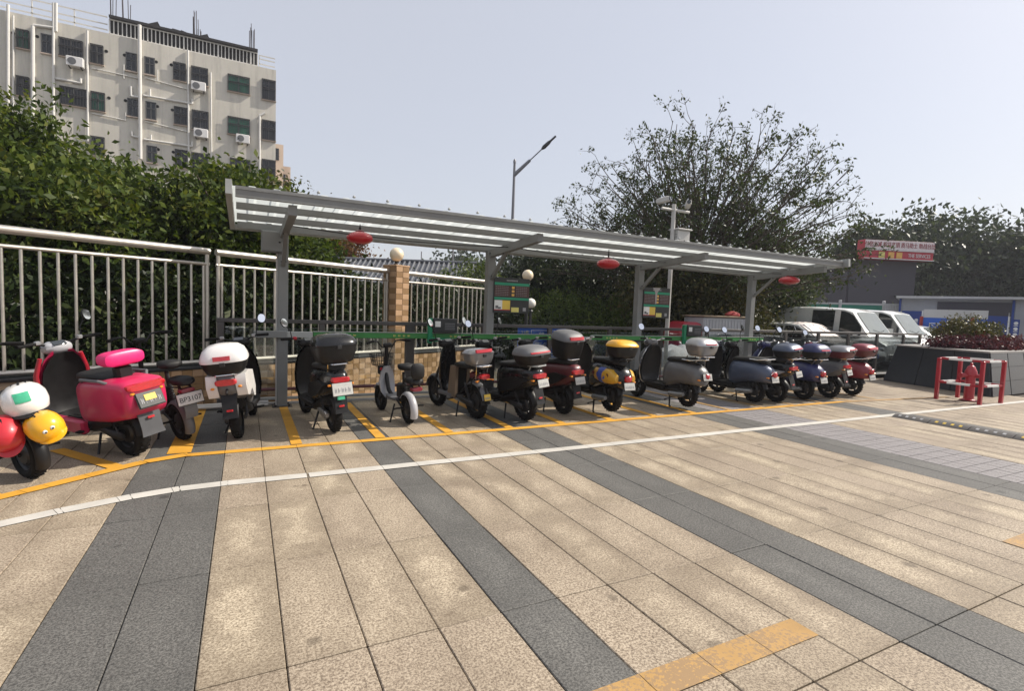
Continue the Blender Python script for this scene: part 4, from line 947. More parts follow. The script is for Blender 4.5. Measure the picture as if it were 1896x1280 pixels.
S['s16'] = scooter('wine red scooter with glossy red top box at the right end of the row', (11.15, 6.32), -2, -3, 'retro', 'wine', 'blk', lid='wine', boxcol='dkred', bx=(.215, .2, .12, .13), bz=.83, by=-.2, mirrors=(1, 0))
fl_ = [c for c in S['s5'].children if c.name.startswith('mud_flap')][0]; b = MB(); b.box((0, -.335+.022, .455), (.085, .004, .05), Matrix.Rotation(R(-15), 3, 'X')); b.build('green_label', 'green_sticker', fl_, smooth=0)
# plain sticker patches on the yellow cowls
for s in (-1, 1): body(S['s10'], 'blue_band', [(-.09, .436, .669, .108), (-.05, .427, .673, .1165), (.0, .428, .674, .115), (.05, .434, .674, .109)], 'blue_sticker', 2.3, cx=s*.125)
sk = [c for c in S['s10'].children if c.name.startswith('side_cowl')]
for c, s in zip(sk, (-1, 1)):
    for (y, z, k) in ((.02, .56, 0), (-.1, .53, 1), (.16, .57, 2), (-.18, .56, 2)):
        b = MB(); x = s*(.243 - abs(y-.02)*.09); b.lathe([(.001, -.002), (.03 if k else .04, -.002), (.03 if k else .04, .002), (.001, .002)], 12, (x, y, z), 'X'); b.build('sticker', ('blue_sticker', 'blue_sticker', 'dkred')[k], c)
# badge and reflectors on the white box
bxs = [c for c in S['s4'].children if c.name.startswith('top_box')][0]
b = MB()
for s in (-1, 1): b.add([(0, -.158, .215), (s*.03, -.152, .238), (s*.026, -.15, .246), (0, -.156, .228)], [(0, 1, 2, 3)])
b.add([(-.006, -.165, .19), (.006, -.165, .19), (.006, -.157, .225), (-.006, -.157, .225)], [(0, 1, 2, 3)]); b.build('badge', 'red', bxs, smooth=0)
def helmet(label, mat, loc, rot, s=1, band=None, eyes=False, sticker=False, group='helmets tied to the left scooter'):
    t = thing('helmet', label, 'helmet', loc, rot, group)
    b = MB(); rings = []
    for z, wx, wy in ((-.075, .098, .118), (-.055, .112, .133), (-.01, .122, .143), (.04, .118, .138), (.08, .098, .116), (.105, .065, .08), (.115, .025, .03)): rings.append(zring(z*s, 0, 0, wx*s, wy*s, 2.3, 28))
    b.loft(rings); sh = b.build('shell', mat, t, smooth=60)
    b = MB(); b.loft([zring(-.086*s, 0, 0, .10*s, .12*s, 2.3, 28), zring(-.074*s, 0, 0, .112*s, .134*s, 2.3, 28), zring(-.066*s, 0, 0, .106*s, .127*s, 2.3, 28)]); b.build('rim', 'blk', t, smooth=50)
    b = MB(); b.lathe([(.001, 0), (.09*s, 0), (.085*s, .01*s)], 20, (0, 0, -.088*s)); b.build('lining', 'blk', t)
    b = MB(); b.tube([(-.09*s, .03, -.07*s), (-.05*s, .05, -.14*s), (.05*s, .05, -.14*s), (.09*s, .03, -.07*s)], .008, 6); b.build('strap', 'blk', t)
    b = MB()
    for dx in (-.035, 0, .035): b.bbox((dx*s, .02*s, (.1085 if dx else .1165)*s), (.012*s, .07*s, .006*s), .002)
    b.build('vents', 'blk', sh, kind='stuff')
    b = MB(); rg = []
    for a in np.linspace(-1.05, 1.05, 13):
        x0_, y0_ = .113*s*math.sin(a), -.134*s*math.cos(a); k_ = .045*s*math.cos(a*1.45) + .002
        rg.append([(x0_, y0_, -.052*s), (x0_*(1+k_*2), y0_-k_, -.062*s), (x0_*(1+k_*2), y0_-k_, -.067*s), (x0_*.98, y0_+.004, -.060*s)])
    b.loft(rg); b.build('visor', 'blk' if mat == 'helmet_w' else mat, t, smooth=50)
    if eyes:
        for dx in (-.026, .026):
            b = MB(); y = -.1385*s; b.M = Matrix.Translation((dx*s, y+.001, .03*s)) @ Matrix.Rotation(R(-dx*230), 4, 'Z'); b.lathe([(.001, -.006), (.012*s, -.005), (.016*s, .003)], 16, (0, 0, 0), 'Y'); b.build('eye_print', 'white_ink', sh)
            b = MB(); b.M = Matrix.Translation((dx*s, y+.001, .03*s)) @ Matrix.Rotation(R(-dx*230), 4, 'Z'); b.lathe([(.001, -.0085), (.007*s, -.008), (.008*s, -.004)], 14, (0, 0, -.003), 'Y'); b.build('eye_print', 'ink', sh)
    if sticker:
        zs_ = (-.075, -.055, -.01, .04, .08, .105, .115); wxs = (.098, .112, .122, .118, .098, .065, .025); wys = (.118, .133, .143, .138, .116, .08, .03); rg = []
        for z in np.linspace(.028, .088, 7):
            wx_, wy_ = float(np.interp(z, zs_, wxs)), float(np.interp(z, zs_, wys)); r_ = []
            for x in np.linspace(-.045, .035, 8): r_.append((x*s, -(wy_*(1-abs(x/wx_)**2.3)**(1/2.3)+.0025)*s, z*s+.001))
            rg.append(r_)
        b = MB(); b.loft(rg, False, False); b.build('sticker', 'green_sticker', sh, smooth=60)
    return t
helmet('white helmet with green sticker on the leftmost e-bike', 'helmet_w', (-1.52, 5.30, .655), (R(8), R(-16), R(16)), 1.18, sticker=True)
helmet('yellow helmet hanging behind the leftmost e-bike', 'yellow', (-1.37, 5.16, .47), (R(14), R(-34), R(24)), .97, eyes=True)
helmet('red helmet hanging at the left edge of the picture', 'helmet_r', (-1.62, 5.18, .43), (R(50), R(-20), R(10)), 1.0)

# ================================================================== PLANTER, HYDRANT, SPEED HUMP
def hexa(b, base, top, z0, z1): b.loft([[(x, y, z0) for x, y in base], [(x, y, z1) for x, y in top]])
t = thing('planter', 'large dark granite planter with sloping sides behind the hydrant guard', 'planter', (0, 0, 0))
base = [(14.32, 5.22), (19.6, 5.5), (19.9, 8.1), (15.0, 7.72)]; top = [(14.55, 5.42), (19.4, 5.7), (19.7, 7.9), (15.2, 7.55)]
hgt = .93
def edge_panels(b0, b1, t0, t1, n, rows):
    out = []
    for r in range(rows):
        for i in range(n):
            def P(u, v):
                a = Vector((*b0, 0)).lerp(Vector((*b1, 0)), u); c = Vector((*t0, hgt)).lerp(Vector((*t1, hgt)), u); return a.lerp(c, v)
            g_ = .004
            out.append((P(i/n+g_, r/rows+g_), P((i+1)/n-g_, r/rows+g_), P((i+1)/n-g_, (r+1)/rows-g_), P(i/n+g_, (r+1)/rows-g_)))
    return out
b = MB(); hexa(b, base, top, -.1, hgt); b.build('core', 'joint', t, smooth=0)
for k, (i, j, n, rows) in enumerate(((3, 0, 3, 1), (0, 1, 5, 3), (1, 2, 3, 1), (2, 3, 5, 1))):
    for q in edge_panels(base[i], base[j], top[i], top[j], n, rows):
        nn = (q[1]-q[0]).cross(q[3]-q[0]).normalized()*.02; b = MB(); b.loft([[tuple(p) for p in q], [tuple(p+nn) for p in q]]); b.build('granite_panel', 'granite_dark', t, smooth=0)
cp = [(14.52, 5.39), (19.45, 5.67), (19.75, 7.95), (15.16, 7.6)]; b = MB(); hexa(b, cp, cp, hgt, hgt+.035); b.build('coping', 'granite_top', t, smooth=0)
def frame_leg(t, x, y):
    b = MB(); b.bbox((x, y, .42), (.062, .062, .85), .005); b.build('post', 'red', t)
t = thing('hydrant_guard', 'red and white square steel guard frame around the hydrant', 'guard frame', (12.98, 5.1, 0), (0, 0, R(-2)))
for x in (-.4, .4):
    for y in (-.36, .36): frame_leg(t, x, y)
for z in (.84, .36):
    for a, c in (((-.36, -.36), (.36, -.36)), ((-.36, .36), (.36, .36)), ((-.4, -.32), (-.4, .32)), ((.4, -.32), (.4, .32))):
        for i, (u0, u1, mt) in enumerate(((0, .2, 'red'), (.2, .8, 'white_ink'), (.8, 1, 'red'))):
            p, q = [(a[0]+(c[0]-a[0])*u, a[1]+(c[1]-a[1])*u, z) for u in (u0, u1)]; b = MB(); b.beam(p, q, .045, .04); b.build('rail', mt, t, smooth=0)
t = thing('fire_hydrant', 'red fire hydrant standing inside the guard frame', 'hydrant', (13.0, 5.1, 0))
b = MB(); b.lathe([(.13, 0), (.13, .03), (.085, .05), (.08, .5), (.10, .52), (.10, .6), (.085, .63), (.06, .7), (.02, .73)], 20); b.build('barrel', 'red', t, smooth=40)
b = MB(); b.lathe([(.145, 0), (.145, .025)], 20); b.build('flange', 'dkred', t)
for a in (0, 120, 240):
    d = Vector((math.cos(R(a-90)), math.sin(R(a-90)), 0)); b = MB(); b.tube([d*.07+Vector((0, 0, .52)), d*.16+Vector((0, 0, .52)), d*.165+Vector((0, 0, .52)), d*.2+Vector((0, 0, .52))], [.04, .04, .055, .055], 14); b.build('outlet', 'red', t)
b = MB(); b.bbox((0, 0, .75), (.04, .04, .05), .005); b.build('stem_nut', 'red', t)
t = thing('speed_hump', 'black and yellow rubber speed hump lying across the paving at right', 'speed hump', (9.45, 3.0, .002))
for i in range(7):
    y = 1.62 - i*.5-.25; b = MB()
    pr = [(-.17, 0), (-.13, .022), (-.06, .045), (.06, .045), (.13, .022), (.17, 0)]
    b.loft([[(x, y-.245, z) for x, z in pr], [(x, y+.245, z) for x, z in pr]]); sg = b.build('segment', 'rubber_bump', t, smooth=20)
    b = MB()
    for s in (-1, 1):
        for k in range(4): b.box((s*.095, y-.16+k*.1+.02, .0355), (.05, .035, .004), Matrix.Rotation(R(20*s), 3, 'Y'))
    b.build('reflector', 'hazard_y' if i % 2 else 'greyink', sg, smooth=0, kind='stuff')
    b = MB(); b.lathe([(.016, .03), (.016, .049), (.01, .05)], 8, (0, y, 0)); b.build('bolt', 'dsteel', sg)

# ================================================================== FOLIAGE
def leafcloud(pts, size, r_, droop=.3, asp=.5, rnd=None):
    """one small folded leaf for each point, as two-triangle kites"""
    n = len(pts); rnd = rnd or rng
    d = rnd.normal(size=(n, 3)); d[:, 2] -= droop; d /= np.linalg.norm(d, axis=1)[:, None]
    a = rnd.normal(size=(n, 3)); s = np.cross(d, a); s /= np.linalg.norm(s, axis=1)[:, None]
    L_ = (size*(1+r_*rnd.uniform(-1, 1, n)))[:, None]
    nn = np.cross(d, s)
    tip = pts+d*L_; base = pts; m = pts+d*L_*.45+nn*L_*.08
    v = np.stack([base, m+s*L_*asp*.5, tip, m-s*L_*asp*.5], 1).reshape(-1, 3)
    return v
def cloud_obj(name, v, mat, parent, kind=None):
    n = len(v)//4; me = bpy.data.meshes.new(name)
    me.vertices.add(len(v)); me.vertices.foreach_set('co', v.astype(np.float32).ravel())
    me.loops.add(4*n); me.loops.foreach_set('vertex_index', np.arange(4*n, dtype=np.int32))
    me.polygons.add(n); me.polygons.foreach_set('loop_start', np.arange(0, 4*n, 4, dtype=np.int32)); me.polygons.foreach_set('loop_total', np.full(n, 4, dtype=np.int32))
    me.update(calc_edges=True); me.materials.append(M[mat])
    o = bpy.data.objects.new(name, me); COL.objects.link(o); o.parent = parent
    if kind: o['kind'] = kind
    return o
def clumps(c, rad, ncl, per, spread, shell=.55, rnd=None, flat=.75, zmin=-1):
    rnd = rnd or rng
    d = rnd.normal(size=(ncl*2, 3)); d /= np.linalg.norm(d, axis=1)[:, None]; d = d[d[:, 2] > zmin][:ncl]
    rr = (shell + (1-shell)*rnd.random(len(d))**.7)*(1+.16*rnd.normal(size=len(d)))
    cc = np.array(c)+d*rr[:, None]*np.array(rad)
    k = rnd.poisson(per, len(cc)).clip(3)
    sp = spread*(.6+.8*rnd.random(len(cc)))
    P = np.concatenate([cc[i]+rnd.normal(size=(k[i], 3))*sp[i]*np.array([1, 1, flat]) for i in range(len(cc))])
    return P, cc
def tree(label, base, h, crown, mat, ncl, per, spread, leaf, trunk_r=.14, seed=0, shell=.5, zmin=-.75, name='tree', group=None, asp=.5, extra=(), nlimb=26, core=0):
    """crown: list of (cx,cy,cz,rx,ry,rz) offsets from the base"""
    rn = np.random.default_rng(seed); rd = random.Random(seed)
    t = thing(name, label, 'tree', base, group=group); V = []; tips = []
    for (cx, cy, cz, rx, ry, rz) in crown:
        P, cc = clumps((cx, cy, cz), (rx, ry, rz), ncl, per, spread, shell, rn, zmin=zmin); V.append(leafcloud(P, leaf, .35, rnd=rn, asp=asp)); tips += list(cc)
        if core:
            P, cc = clumps((cx, cy, cz), (rx*.7, ry*.7, rz*.7), core, per, spread*1.3, .1, rn, zmin=-1); V.append(leafcloud(P, leaf*1.3, .3, rnd=rn, asp=asp))
    v = np.concatenate(V); cloud_obj('crown', v, mat, t)
    b = MB(); fork = Vector((rd.uniform(-.2, .2), rd.uniform(-.2, .2), h*.32))
    b.tube([(0, 0, -.2), (0.03, 0, h*.12), fork*.8+Vector((.05, 0, 0)), fork], [trunk_r*1.35, trunk_r*1.05, trunk_r*.9, trunk_r*.8], 10)
    rd.shuffle(tips)
    for i, p in enumerate(tips[:nlimb]):
        p = Vector(p); st = fork*rd.uniform(.75, 1.0); m = st.lerp(p, .5) + Vector((rd.uniform(-.2, .2), rd.uniform(-.2, .2), .12*h*rd.uniform(.2, 1)))
        r0 = trunk_r*rd.uniform(.3, .55); b.tube([st, st.lerp(m, .5)+Vector((rd.uniform(-.1, .1), rd.uniform(-.1, .1), 0)), m, p], [r0, r0*.75, r0*.5, r0*.15], 6)
    b.build('trunk', 'bark', t, smooth=60)
    return t
def sparse_tree(label, base, rx, rz, zc, seed=3):
    """fan of long curved limbs ending on a dome, twigs and drooping leaves on the outer half"""
    rn = np.random.default_rng(seed); rd = random.Random(seed); t = thing('tree', label, 'tree', base); b = MB(); LP = []
    N = 170
    for k in range(N):
        u = (k+.5)/N; el = math.asin(min(1, .02+.98*u)); a = k*2.39996+rd.uniform(-.2, .2); rr = (rd.uniform(.93, 1.03) if k % 3 else rd.uniform(.6, .9))*(1+.05*math.sin(2*el)**2)
        lat, dep = rx*rr*math.cos(el)*math.cos(a), 3.5*rr*math.cos(el)*math.sin(a); tip = Vector((.68*lat+.73*dep, -.73*lat+.68*dep, zc+(rz*rr)*math.sin(el)))
        st = Vector((rd.uniform(-.2, .2), rd.uniform(-.2, .2), rd.uniform(.9, 2.3)))
        c1 = st + Vector((tip.x*.18, tip.y*.18, (tip.z-st.z)*.45)); c2 = st.lerp(tip, .68) + Vector((rd.gauss(0, .25), rd.gauss(0, .25), .35))
        pts = []
        for i in range(9):
            v = i/8; p = st*(1-v)**3 + c1*3*v*(1-v)**2 + c2*3*v*v*(1-v) + tip*v**3; pts.append(p+Vector((rd.gauss(0, .05), rd.gauss(0, .05), 0)))
        r0 = rd.uniform(.022, .045); b.tube(pts, [r0*(1-.85*i/8)+.006 for i in range(9)], 6, False)
        for q in range(10):
            v = rd.uniform(.36, 1.0); i = min(7, int(v*8)); p = pts[i].lerp(pts[i+1], v*8-i); d0 = (pts[i+1]-pts[i]).normalized()
            d = (d0*.8 + Vector((rd.gauss(0, .6), rd.gauss(0, .6), rd.gauss(.15, .4)))).normalized(); ln = rd.uniform(.35, .85); e = p+d*ln; m = p.lerp(e, .5)+Vector((rd.gauss(0, .06), rd.gauss(0, .06), .05))
            b.tube([p, m, e], [.012, .009, .005], 4, False)
            for w_ in range(3):
                p2 = m.lerp(e, rd.random()); e2 = p2 + (d+Vector((rd.gauss(0, .7), rd.gauss(0, .7), rd.gauss(0, .5)))).normalized()*rd.uniform(.2, .5); b.tube([p2, e2], [.006, .003], 4, False)
                for z in range(rd.choice((3, 5, 7, 10))): LP.append(p2.lerp(e2, rd.uniform(.3, 1.1))+Vector((rd.gauss(0, .06), rd.gauss(0, .06), rd.gauss(0, .06))))
    b.tube([(0, 0, -.2), (0, 0, .5), (0, 0, 2.2)], [.26, .2, .15], 10); b.build('trunk', 'bark', t, smooth=60)
    P = np.array([tuple(p) for p in LP])
    cloud_obj('crown', leafcloud(P, .115, .35, 1.1, .45, rn), 'leaf_sparse', t); return t
# trees behind the fence on the left, one crown each
lt = [((-6.6, 13.2), 6.9, [(-.2, 0, 4.9, 2.2, 2.0, 2.1), (.5, -.3, 3.4, 2.2, 1.5, 1.5)], 'broad glossy green tree at the far left behind the fence'),
      ((-4.2, 13.6), 6.4, [(-.5, 0, 3.9, 1.8, 2.0, 1.6), (.8, .2, 3.1, 1.5, 1.4, 1.2), (0, -.3, 2.7, 2.0, 1.6, 1.0)], 'tall glossy green tree covering the foot of the apartment block'),
      ((-1.7, 13.6), 5.0, [(0, 0, 2.75, 1.8, 1.9, 1.2), (-.9, .3, 3.3, 1.0, 1.0, .9), (0, -.2, 2.5, 1.8, 1.5, .9)], 'glossy green tree behind the middle of the left fence'),
      ((-3.1, 11.3), 4.2, [(0, 0, 2.7, 1.7, 1.2, 1.05)], 'low glossy green tree close behind the pink scooter and fence'),
      ((-.35, 12.2), 4.5, [(0, 0, 3.0, 1.6, 1.3, 1.2)], 'low glossy green tree left of the canopy corner')]
for k, (p, h, cr, lab) in enumerate(lt):
    tree(lab, (p[0], p[1], -.1), h, cr, 'leaf_left', 190, 78, .215, .13, .16, 20+k, .55, -.9, group='trees behind the left fence', core=40)
tree('dull olive brown tree in front of the right end of the apartment block', (.35, 15.0, -.1), 6.0, [(0, 0, 3.55, 1.25, 1.3, 1.2), (.3, 0, 2.4, 1.5, 1.3, 1.1)], 'leaf_olive', 150, 50, .25, .115, .14, 31, .5, -.9, core=30, group='trees behind the left fence')
tree('small dark tree under the left half of the canopy', (1.1, 14.2, -.1), 4.4, [(0, 0, 2.5, 1.0, 1.1, 1.1), (-.5, -.3, 1.6, 1.2, 1.1, .9)], 'leaf_left', 130, 50, .24, .13, .12, 32, .5, -.9, core=25, group='trees behind the left fence')
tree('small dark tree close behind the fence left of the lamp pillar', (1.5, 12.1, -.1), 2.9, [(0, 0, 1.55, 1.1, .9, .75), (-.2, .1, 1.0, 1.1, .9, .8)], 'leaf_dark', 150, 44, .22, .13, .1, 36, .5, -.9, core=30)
tree('russet leaved small tree left of the cream globe lamp', (4.6, 31.0, -.1), 6.0, [(0, 0, 4.3, 1.5, 1.4, 1.3), (-1.0, 0, 3.4, 1.6, 1.4, 1.4)], 'leaf_red', 120, 40, .32, .2, .1, 33, .5, -.9, core=20)
# low planting behind the fence, tree shade put into its dark leaf colour
def shrub(label, base, rad, mat, ncl, per, leaf, seed, name='shrub', cz=None, spread=.16, group=None, cat='shrub', shell=.8):
    rn = np.random.default_rng(seed); t = thing(name, label, cat, base, group=group)
    P, cc = clumps((0, 0, rad[2] if cz is None else cz), rad, ncl, per, spread, shell, rn, zmin=-.8); P = P[P[:, 2] > 0]
    P2, _ = clumps((0, 0, rad[2] if cz is None else cz), (rad[0]*.75, rad[1]*.75, rad[2]*.75), ncl//3, per, spread*1.4, .2, rn); P2 = P2[P2[:, 2] > 0]
    cloud_obj('foliage', np.concatenate([leafcloud(P, leaf, .35, rnd=rn), leafcloud(P2, leaf*1.3, .3, rnd=rn)]), mat, t)
    b = MB(); rd = random.Random(seed)
    for k in range(9):
        a = rd.uniform(0, 6.28); p = cc[rd.randrange(len(cc))]; b.tube([(0, 0, -.1), (p[0]*.4, p[1]*.4, p[2]*.45), tuple(p)], [.03, .02, .006], 5)
    b.build('stems', 'bark', t); return t
hb = [(-4.6, 9.6), (-3.3, 10.0), (-2.0, 10.6), (-.7, 11.0), (.6, 11.6), (1.9, 12.4), (3.3, 13.2), (4.9, 14.2), (6.4, 14.9)]
hl = ['dark shrub at the far left behind the fence bars', 'dark shrub behind the bars over the magenta scooter handlebar', 'dark shrub behind the bars over the magenta scooter seat', 'dark shrub behind the bars left of the white scooter', 'dark shrub behind the first canopy post', 'dark shrub behind the bars over the black scooter', 'dark shrub behind the fence right of the lamp pillar', 'dark shrub behind the bars left of the second canopy post', 'dark shrub behind the left information board']
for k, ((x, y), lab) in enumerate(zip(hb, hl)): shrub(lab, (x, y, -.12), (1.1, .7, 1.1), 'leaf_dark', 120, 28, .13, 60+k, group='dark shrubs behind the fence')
# shrubs beyond the railing, centre
shrub('round clipped shrub right of the left information board', (9.9, 15.6, -.12), (1.3, 1.2, 1.25), 'leaf_shrub', 230, 34, .085, 80, spread=.1, cz=1.05)
shrub('round clipped shrub left of the third canopy post', (12.2, 15.2, -.12), (1.35, 1.2, 1.25), 'leaf_shrub', 230, 34, .085, 81, spread=.1, cz=1.05)
shrub('low loose shrub between the two clipped shrubs', (10.9, 14.4, -.12), (1.2, .9, .75), 'leaf_shrub', 120, 28, .12, 82, spread=.16)
shrub('low shrub at the foot of the lamp pillars', (8.0, 13.5, -.12), (1.1, .8, .65), 'leaf_dark', 110, 26, .13, 83)
for k, (x, y, rx, h, lab) in enumerate([(12.9, 22.5, 2.3, 5.0, 'dark tree behind the round clipped shrubs, left one'), (14.2, 20.5, 2.4, 5.0, 'dark tree behind the round clipped shrubs, right one'), (16.2, 18.0, 2.2, 4.8, 'dark tree behind the third canopy post')]):
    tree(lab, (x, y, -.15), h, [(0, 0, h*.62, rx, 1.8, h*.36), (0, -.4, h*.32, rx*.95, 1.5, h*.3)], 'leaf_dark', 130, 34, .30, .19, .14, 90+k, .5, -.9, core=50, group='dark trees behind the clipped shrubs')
sparse_tree('large thin crowned tree with bare branches behind the canopy', (13.7, 13.2, -.15), 5.0, 5.35, 2.7, 8)
tree('dense dark tree under the large thin crowned tree', (13.9, 12.5, -.15), 4.8, [(-.6, .3, 2.2, 2.6, 1.6, 1.4), (-.3, 0, 1.2, 2.5, 1.5, 1.1)], 'leaf_olive', 230, 46, .27, .14, .13, 97, .4, -.9, core=90)
tree('dense green tree over the parked cars at the right canopy end', (18.6, 13.9, -.15), 5.4, [(0, .3, 3.5, 1.7, 1.4, 1.4), (.3, .2, 2.6, 1.5, 1.3, 1.0), (-1.5, .4, 3.0, 1.6, 1.4, 1.4)], 'leaf_sparse', 200, 52, .25, .14, .15, 98, .45, -.8, core=80)
# far right trees
for k, (x, y, h, r, lab) in enumerate([(51, 24.5, 11.2, 5.2, 'tall hazy tree behind the site office, left one'), (56.5, 21.5, 11.0, 5.0, 'tall hazy tree behind the site office, middle one'), (55, 17.0, 10.2, 4.6, 'tall hazy tree behind the site office, right one'), (44, 24.6, 9.4, 2.8, 'small hazy tree behind the red shop sign'), (60, 31, 9.5, 4.5, 'distant hazy tree left of the tall trees'), (52, 13.0, 9.0, 4.0, 'hazy tree at the right edge of the picture')]):
    tree(lab, (x, y, -.15), h, [(0, 0, h*.66, r, r*.9, h*.30), (0, -.5, h*.36, r*1.05, r*.8, h*.28)], 'leaf_far', 170, 40, .62, .42, .25, 110+k, .5, -.9, core=60, group='tall hazy trees at the right')
# distant wood
rn = np.random.default_rng(5); V = []
for k in range(60):
    u = k/59; x = 20+u*60+rn.normal()*2; y = 84-u*28+rn.normal()*6; h = min(1, .42+u*3.2)*(6+2.2*math.sin(u*9)+rn.random()*2.2)
    P, _ = clumps((x, y, h*.5), (4.2, 3, h*.55), 40, 26, .8, .6, rn, zmin=-.3); V.append(leafcloud(P, .8, .3, rnd=rn))
wood = cloud_obj('distant_wood', np.concatenate(V), 'leaf_far', None, 'stuff'); wood['label'] = 'distant dark wood on the horizon behind the canopy'; wood['category'] = 'woodland'
# hedge by the cottage
shrub('bushy green hedge right of the cottage roof', (9.3, 22.3, -.12), (1.9, 1.2, 1.75), 'leaf_shrub', 220, 34, .13, 121, spread=.2, name='hedge', cat='hedge')
# planter plants
shrub('rounded green shrub growing in the dark planter', (16.7, 6.75, .92), (.72, .6, .36), 'leaf_olive', 190, 34, .06, 130, spread=.08, cz=.40)
for k, (x, y, w_) in enumerate([(15.35, 6.5, 'leftmost'), (15.7, 6.15, 'second from left'), (16.2, 6.05, 'third from left'), (16.8, 6.1, 'third from right'), (17.4, 6.2, 'second from right'), (18.0, 6.3, 'rightmost')]):
    shrub('purple leaved plant in the front of the dark planter, '+w_, (x, y, .94), (.42, .36, .16), 'leaf_purple', 50, 22, .07, 140+k, name='purple_plant', spread=.07, cz=.12, group='purple plants in the planter', cat='plant')

# ================================================================== BUILDINGS
FY = 40.0
def fac(px, py, Y=FY):
    """facade point seen at a photograph position, on the facade plane"""
    d = fwd + rt*((px-948)/F_PX) + up*((640-py)/F_PX); k = Y/d.y; return d.x*k, EYE+d.z*k
ab = thing('apartment_building', 'pale tiled apartment block with barred windows and rooftop railing', 'building', (0, FY, 0))
XR, XL, ZT = 1.86, -16.5, 17.05
b = MB(); b.box(((XR+XL)/2, 6.0, ZT/2), (XR-XL, 12, ZT)); b.build('wall', 'facade', ab, smooth=0)
def zz(x, y): return fac(x/3.048, y/3.048)
wins = [(95,165,165,278,'g',1),(235,190,293,305,'d',0),(335,212,468,335,'d',1),(512,250,583,365,'d',1),(713,295,770,405,'d',0),(818,320,872,425,'d',0),(980,352,1047,460,'d',1),(1082,375,1172,485,'d',1),(1287,420,1407,532,'g',1),(1480,447,1553,570,'d',1),
 (340,487,490,607,'d',1),(515,518,592,630,'g',1),(722,555,778,660,'d',0),(825,573,880,678,'d',0),(985,603,1057,708,'d',1),(1085,622,1175,740,'d',1),(1287,658,1408,770,'g',1),(1480,678,1553,795,'d',1),
 (95,430,165,545,'d',1),(830,822,885,920,'d',0),(990,845,1057,950,'d',1),(1083,862,1172,985,'d',1),(1300,893,1410,1005,'d',1),(1480,900,1553,1015,'d',1),(515,770,590,880,'d',1)]
for (x0, y0, x1, y1, gl, bars) in wins:
    xa, za = zz(x0, y0); xb, zb = zz(x1, y1); W, H = xb-xa, za-zb; cx, cz = (xa+xb)/2, (za+zb)/2
    b = MB()
    for dx, dz, w_, h_ in ((-W/2, 0, .06, H), (W/2, 0, .06, H), (0, H/2, W+.06, .06), (0, -H/2, W+.06, .06), (0, 0, .045, H), (0, H*.12, W, .04)): b.box((cx+dx, -.02, cz+dz), (w_, .09, h_))
    wf = b.build('window', 'winframe', ab, smooth=0)
    b = MB(); b.box((cx, -.008, cz), (W-.04, .03, H-.04)); b.build('pane', 'wingreen' if gl == 'g' else 'winglass', wf, smooth=0)
    b = MB(); b.box((cx, -.06, cz-H/2-.06), (W+.12, .14, .06)); b.build('sill', 'facade2', wf, smooth=0)
    if bars:
        b = MB(); n = max(5, int(W/.13))
        for i in range(n+1): b.box((xa+i*W/n, -.14, cz), (.018, .02, H+.08))
        for dz in (-H/2-.02, 0, H/2+.02): b.box((cx, -.142, cz+dz), (W+.06, .024, .026))
        b.build('window_bars', 'iron', wf, smooth=0)
for (x0, y0, x1, y1) in ((395, 335, 470, 388), (1090, 470, 1155, 525), (1100, 735, 1172, 785), (1330, 765, 1410, 818)):
    xa, za = zz(x0, y0); xb, zb = zz(x1, y1); cx, cz = (xa+xb)/2, (za+zb)/2; W, H = .8, .55
    b = MB(); b.bbox((cx, -.3, cz), (W, .32, H), .03); ac = b.build('air_conditioner', 'wplastic', ab)
    b = MB(); b.lathe([(.2, 0), (.2, -.012), (.03, -.016)], 20, (cx-.12, -.462, cz), 'Y'); b.build('fan_grille', 'greymat', ac)
    b = MB()
    for dx in (-.28, .28): b.beam((cx+dx, -.44, cz-H/2-.02), (cx+dx, 0, cz-H/2-.02), .04, .04)
    b.build('bracket', 'iron', ac, smooth=0)
for pts, r in (([(50, 30), (50, 700)], .075), ([(78, 90), (78, 700)], .045), ([(190, 150), (190, 700)], .09), ([(305, 20), (305, 800)], .07), ([(320, 20), (320, 180)], .07), ([(495, 175), (498, 800)], .06), ([(790, 145), (795, 900)], .10), ([(1062, 285), (1066, 1000)], .06), ([(1190, 410), (1194, 900)], .05), ([(1495, 640), (1465, 655), (1465, 1000)], .07),
               ([(190, 145), (305, 160)], .075), ([(318, 445), (458, 472), (458, 445)], .07), ([(740, 490), (742, 545), (795, 552)], .07), ([(810, 540), (1085, 587), (1085, 562)], .06), ([(848, 505), (848, 548)], .06), ([(745, 745), (748, 770), (800, 780)], .06), ([(815, 788), (1085, 828), (1085, 800)], .06), ([(853, 762), (853, 792)], .05), ([(520, 385), (790, 445)], .03), ([(520, 640), (710, 680), (710, 635)], .03), ([(820, 685), (1060, 745)], .03), ([(700, 365), (700, 445)], .03), ([(890, 395), (890, 460)], .03), ([(820, 440), (1060, 505)], .03)):
    P = [zz(*p) for p in pts]; b = MB()
    for p, q in zip(P[:-1], P[1:]): b.tube([(p[0], -.03-r, p[1]), (q[0], -.03-r, q[1])], r, 10)
    b.build('drain_pipe', 'pvc', ab)
for x, y in ((210, 205), (600, 288), (703, 310), (882, 348), (967, 365), (615, 552), (708, 567), (888, 600), (973, 620), (893, 843), (978, 858), (75, 185)):
    cx, cz = zz(x, y); b = MB(); b.lathe([(.09, 0), (.09, -.01)], 14, (cx, -.004, cz), 'Y'); b.build('vent_hole', 'hole', ab)
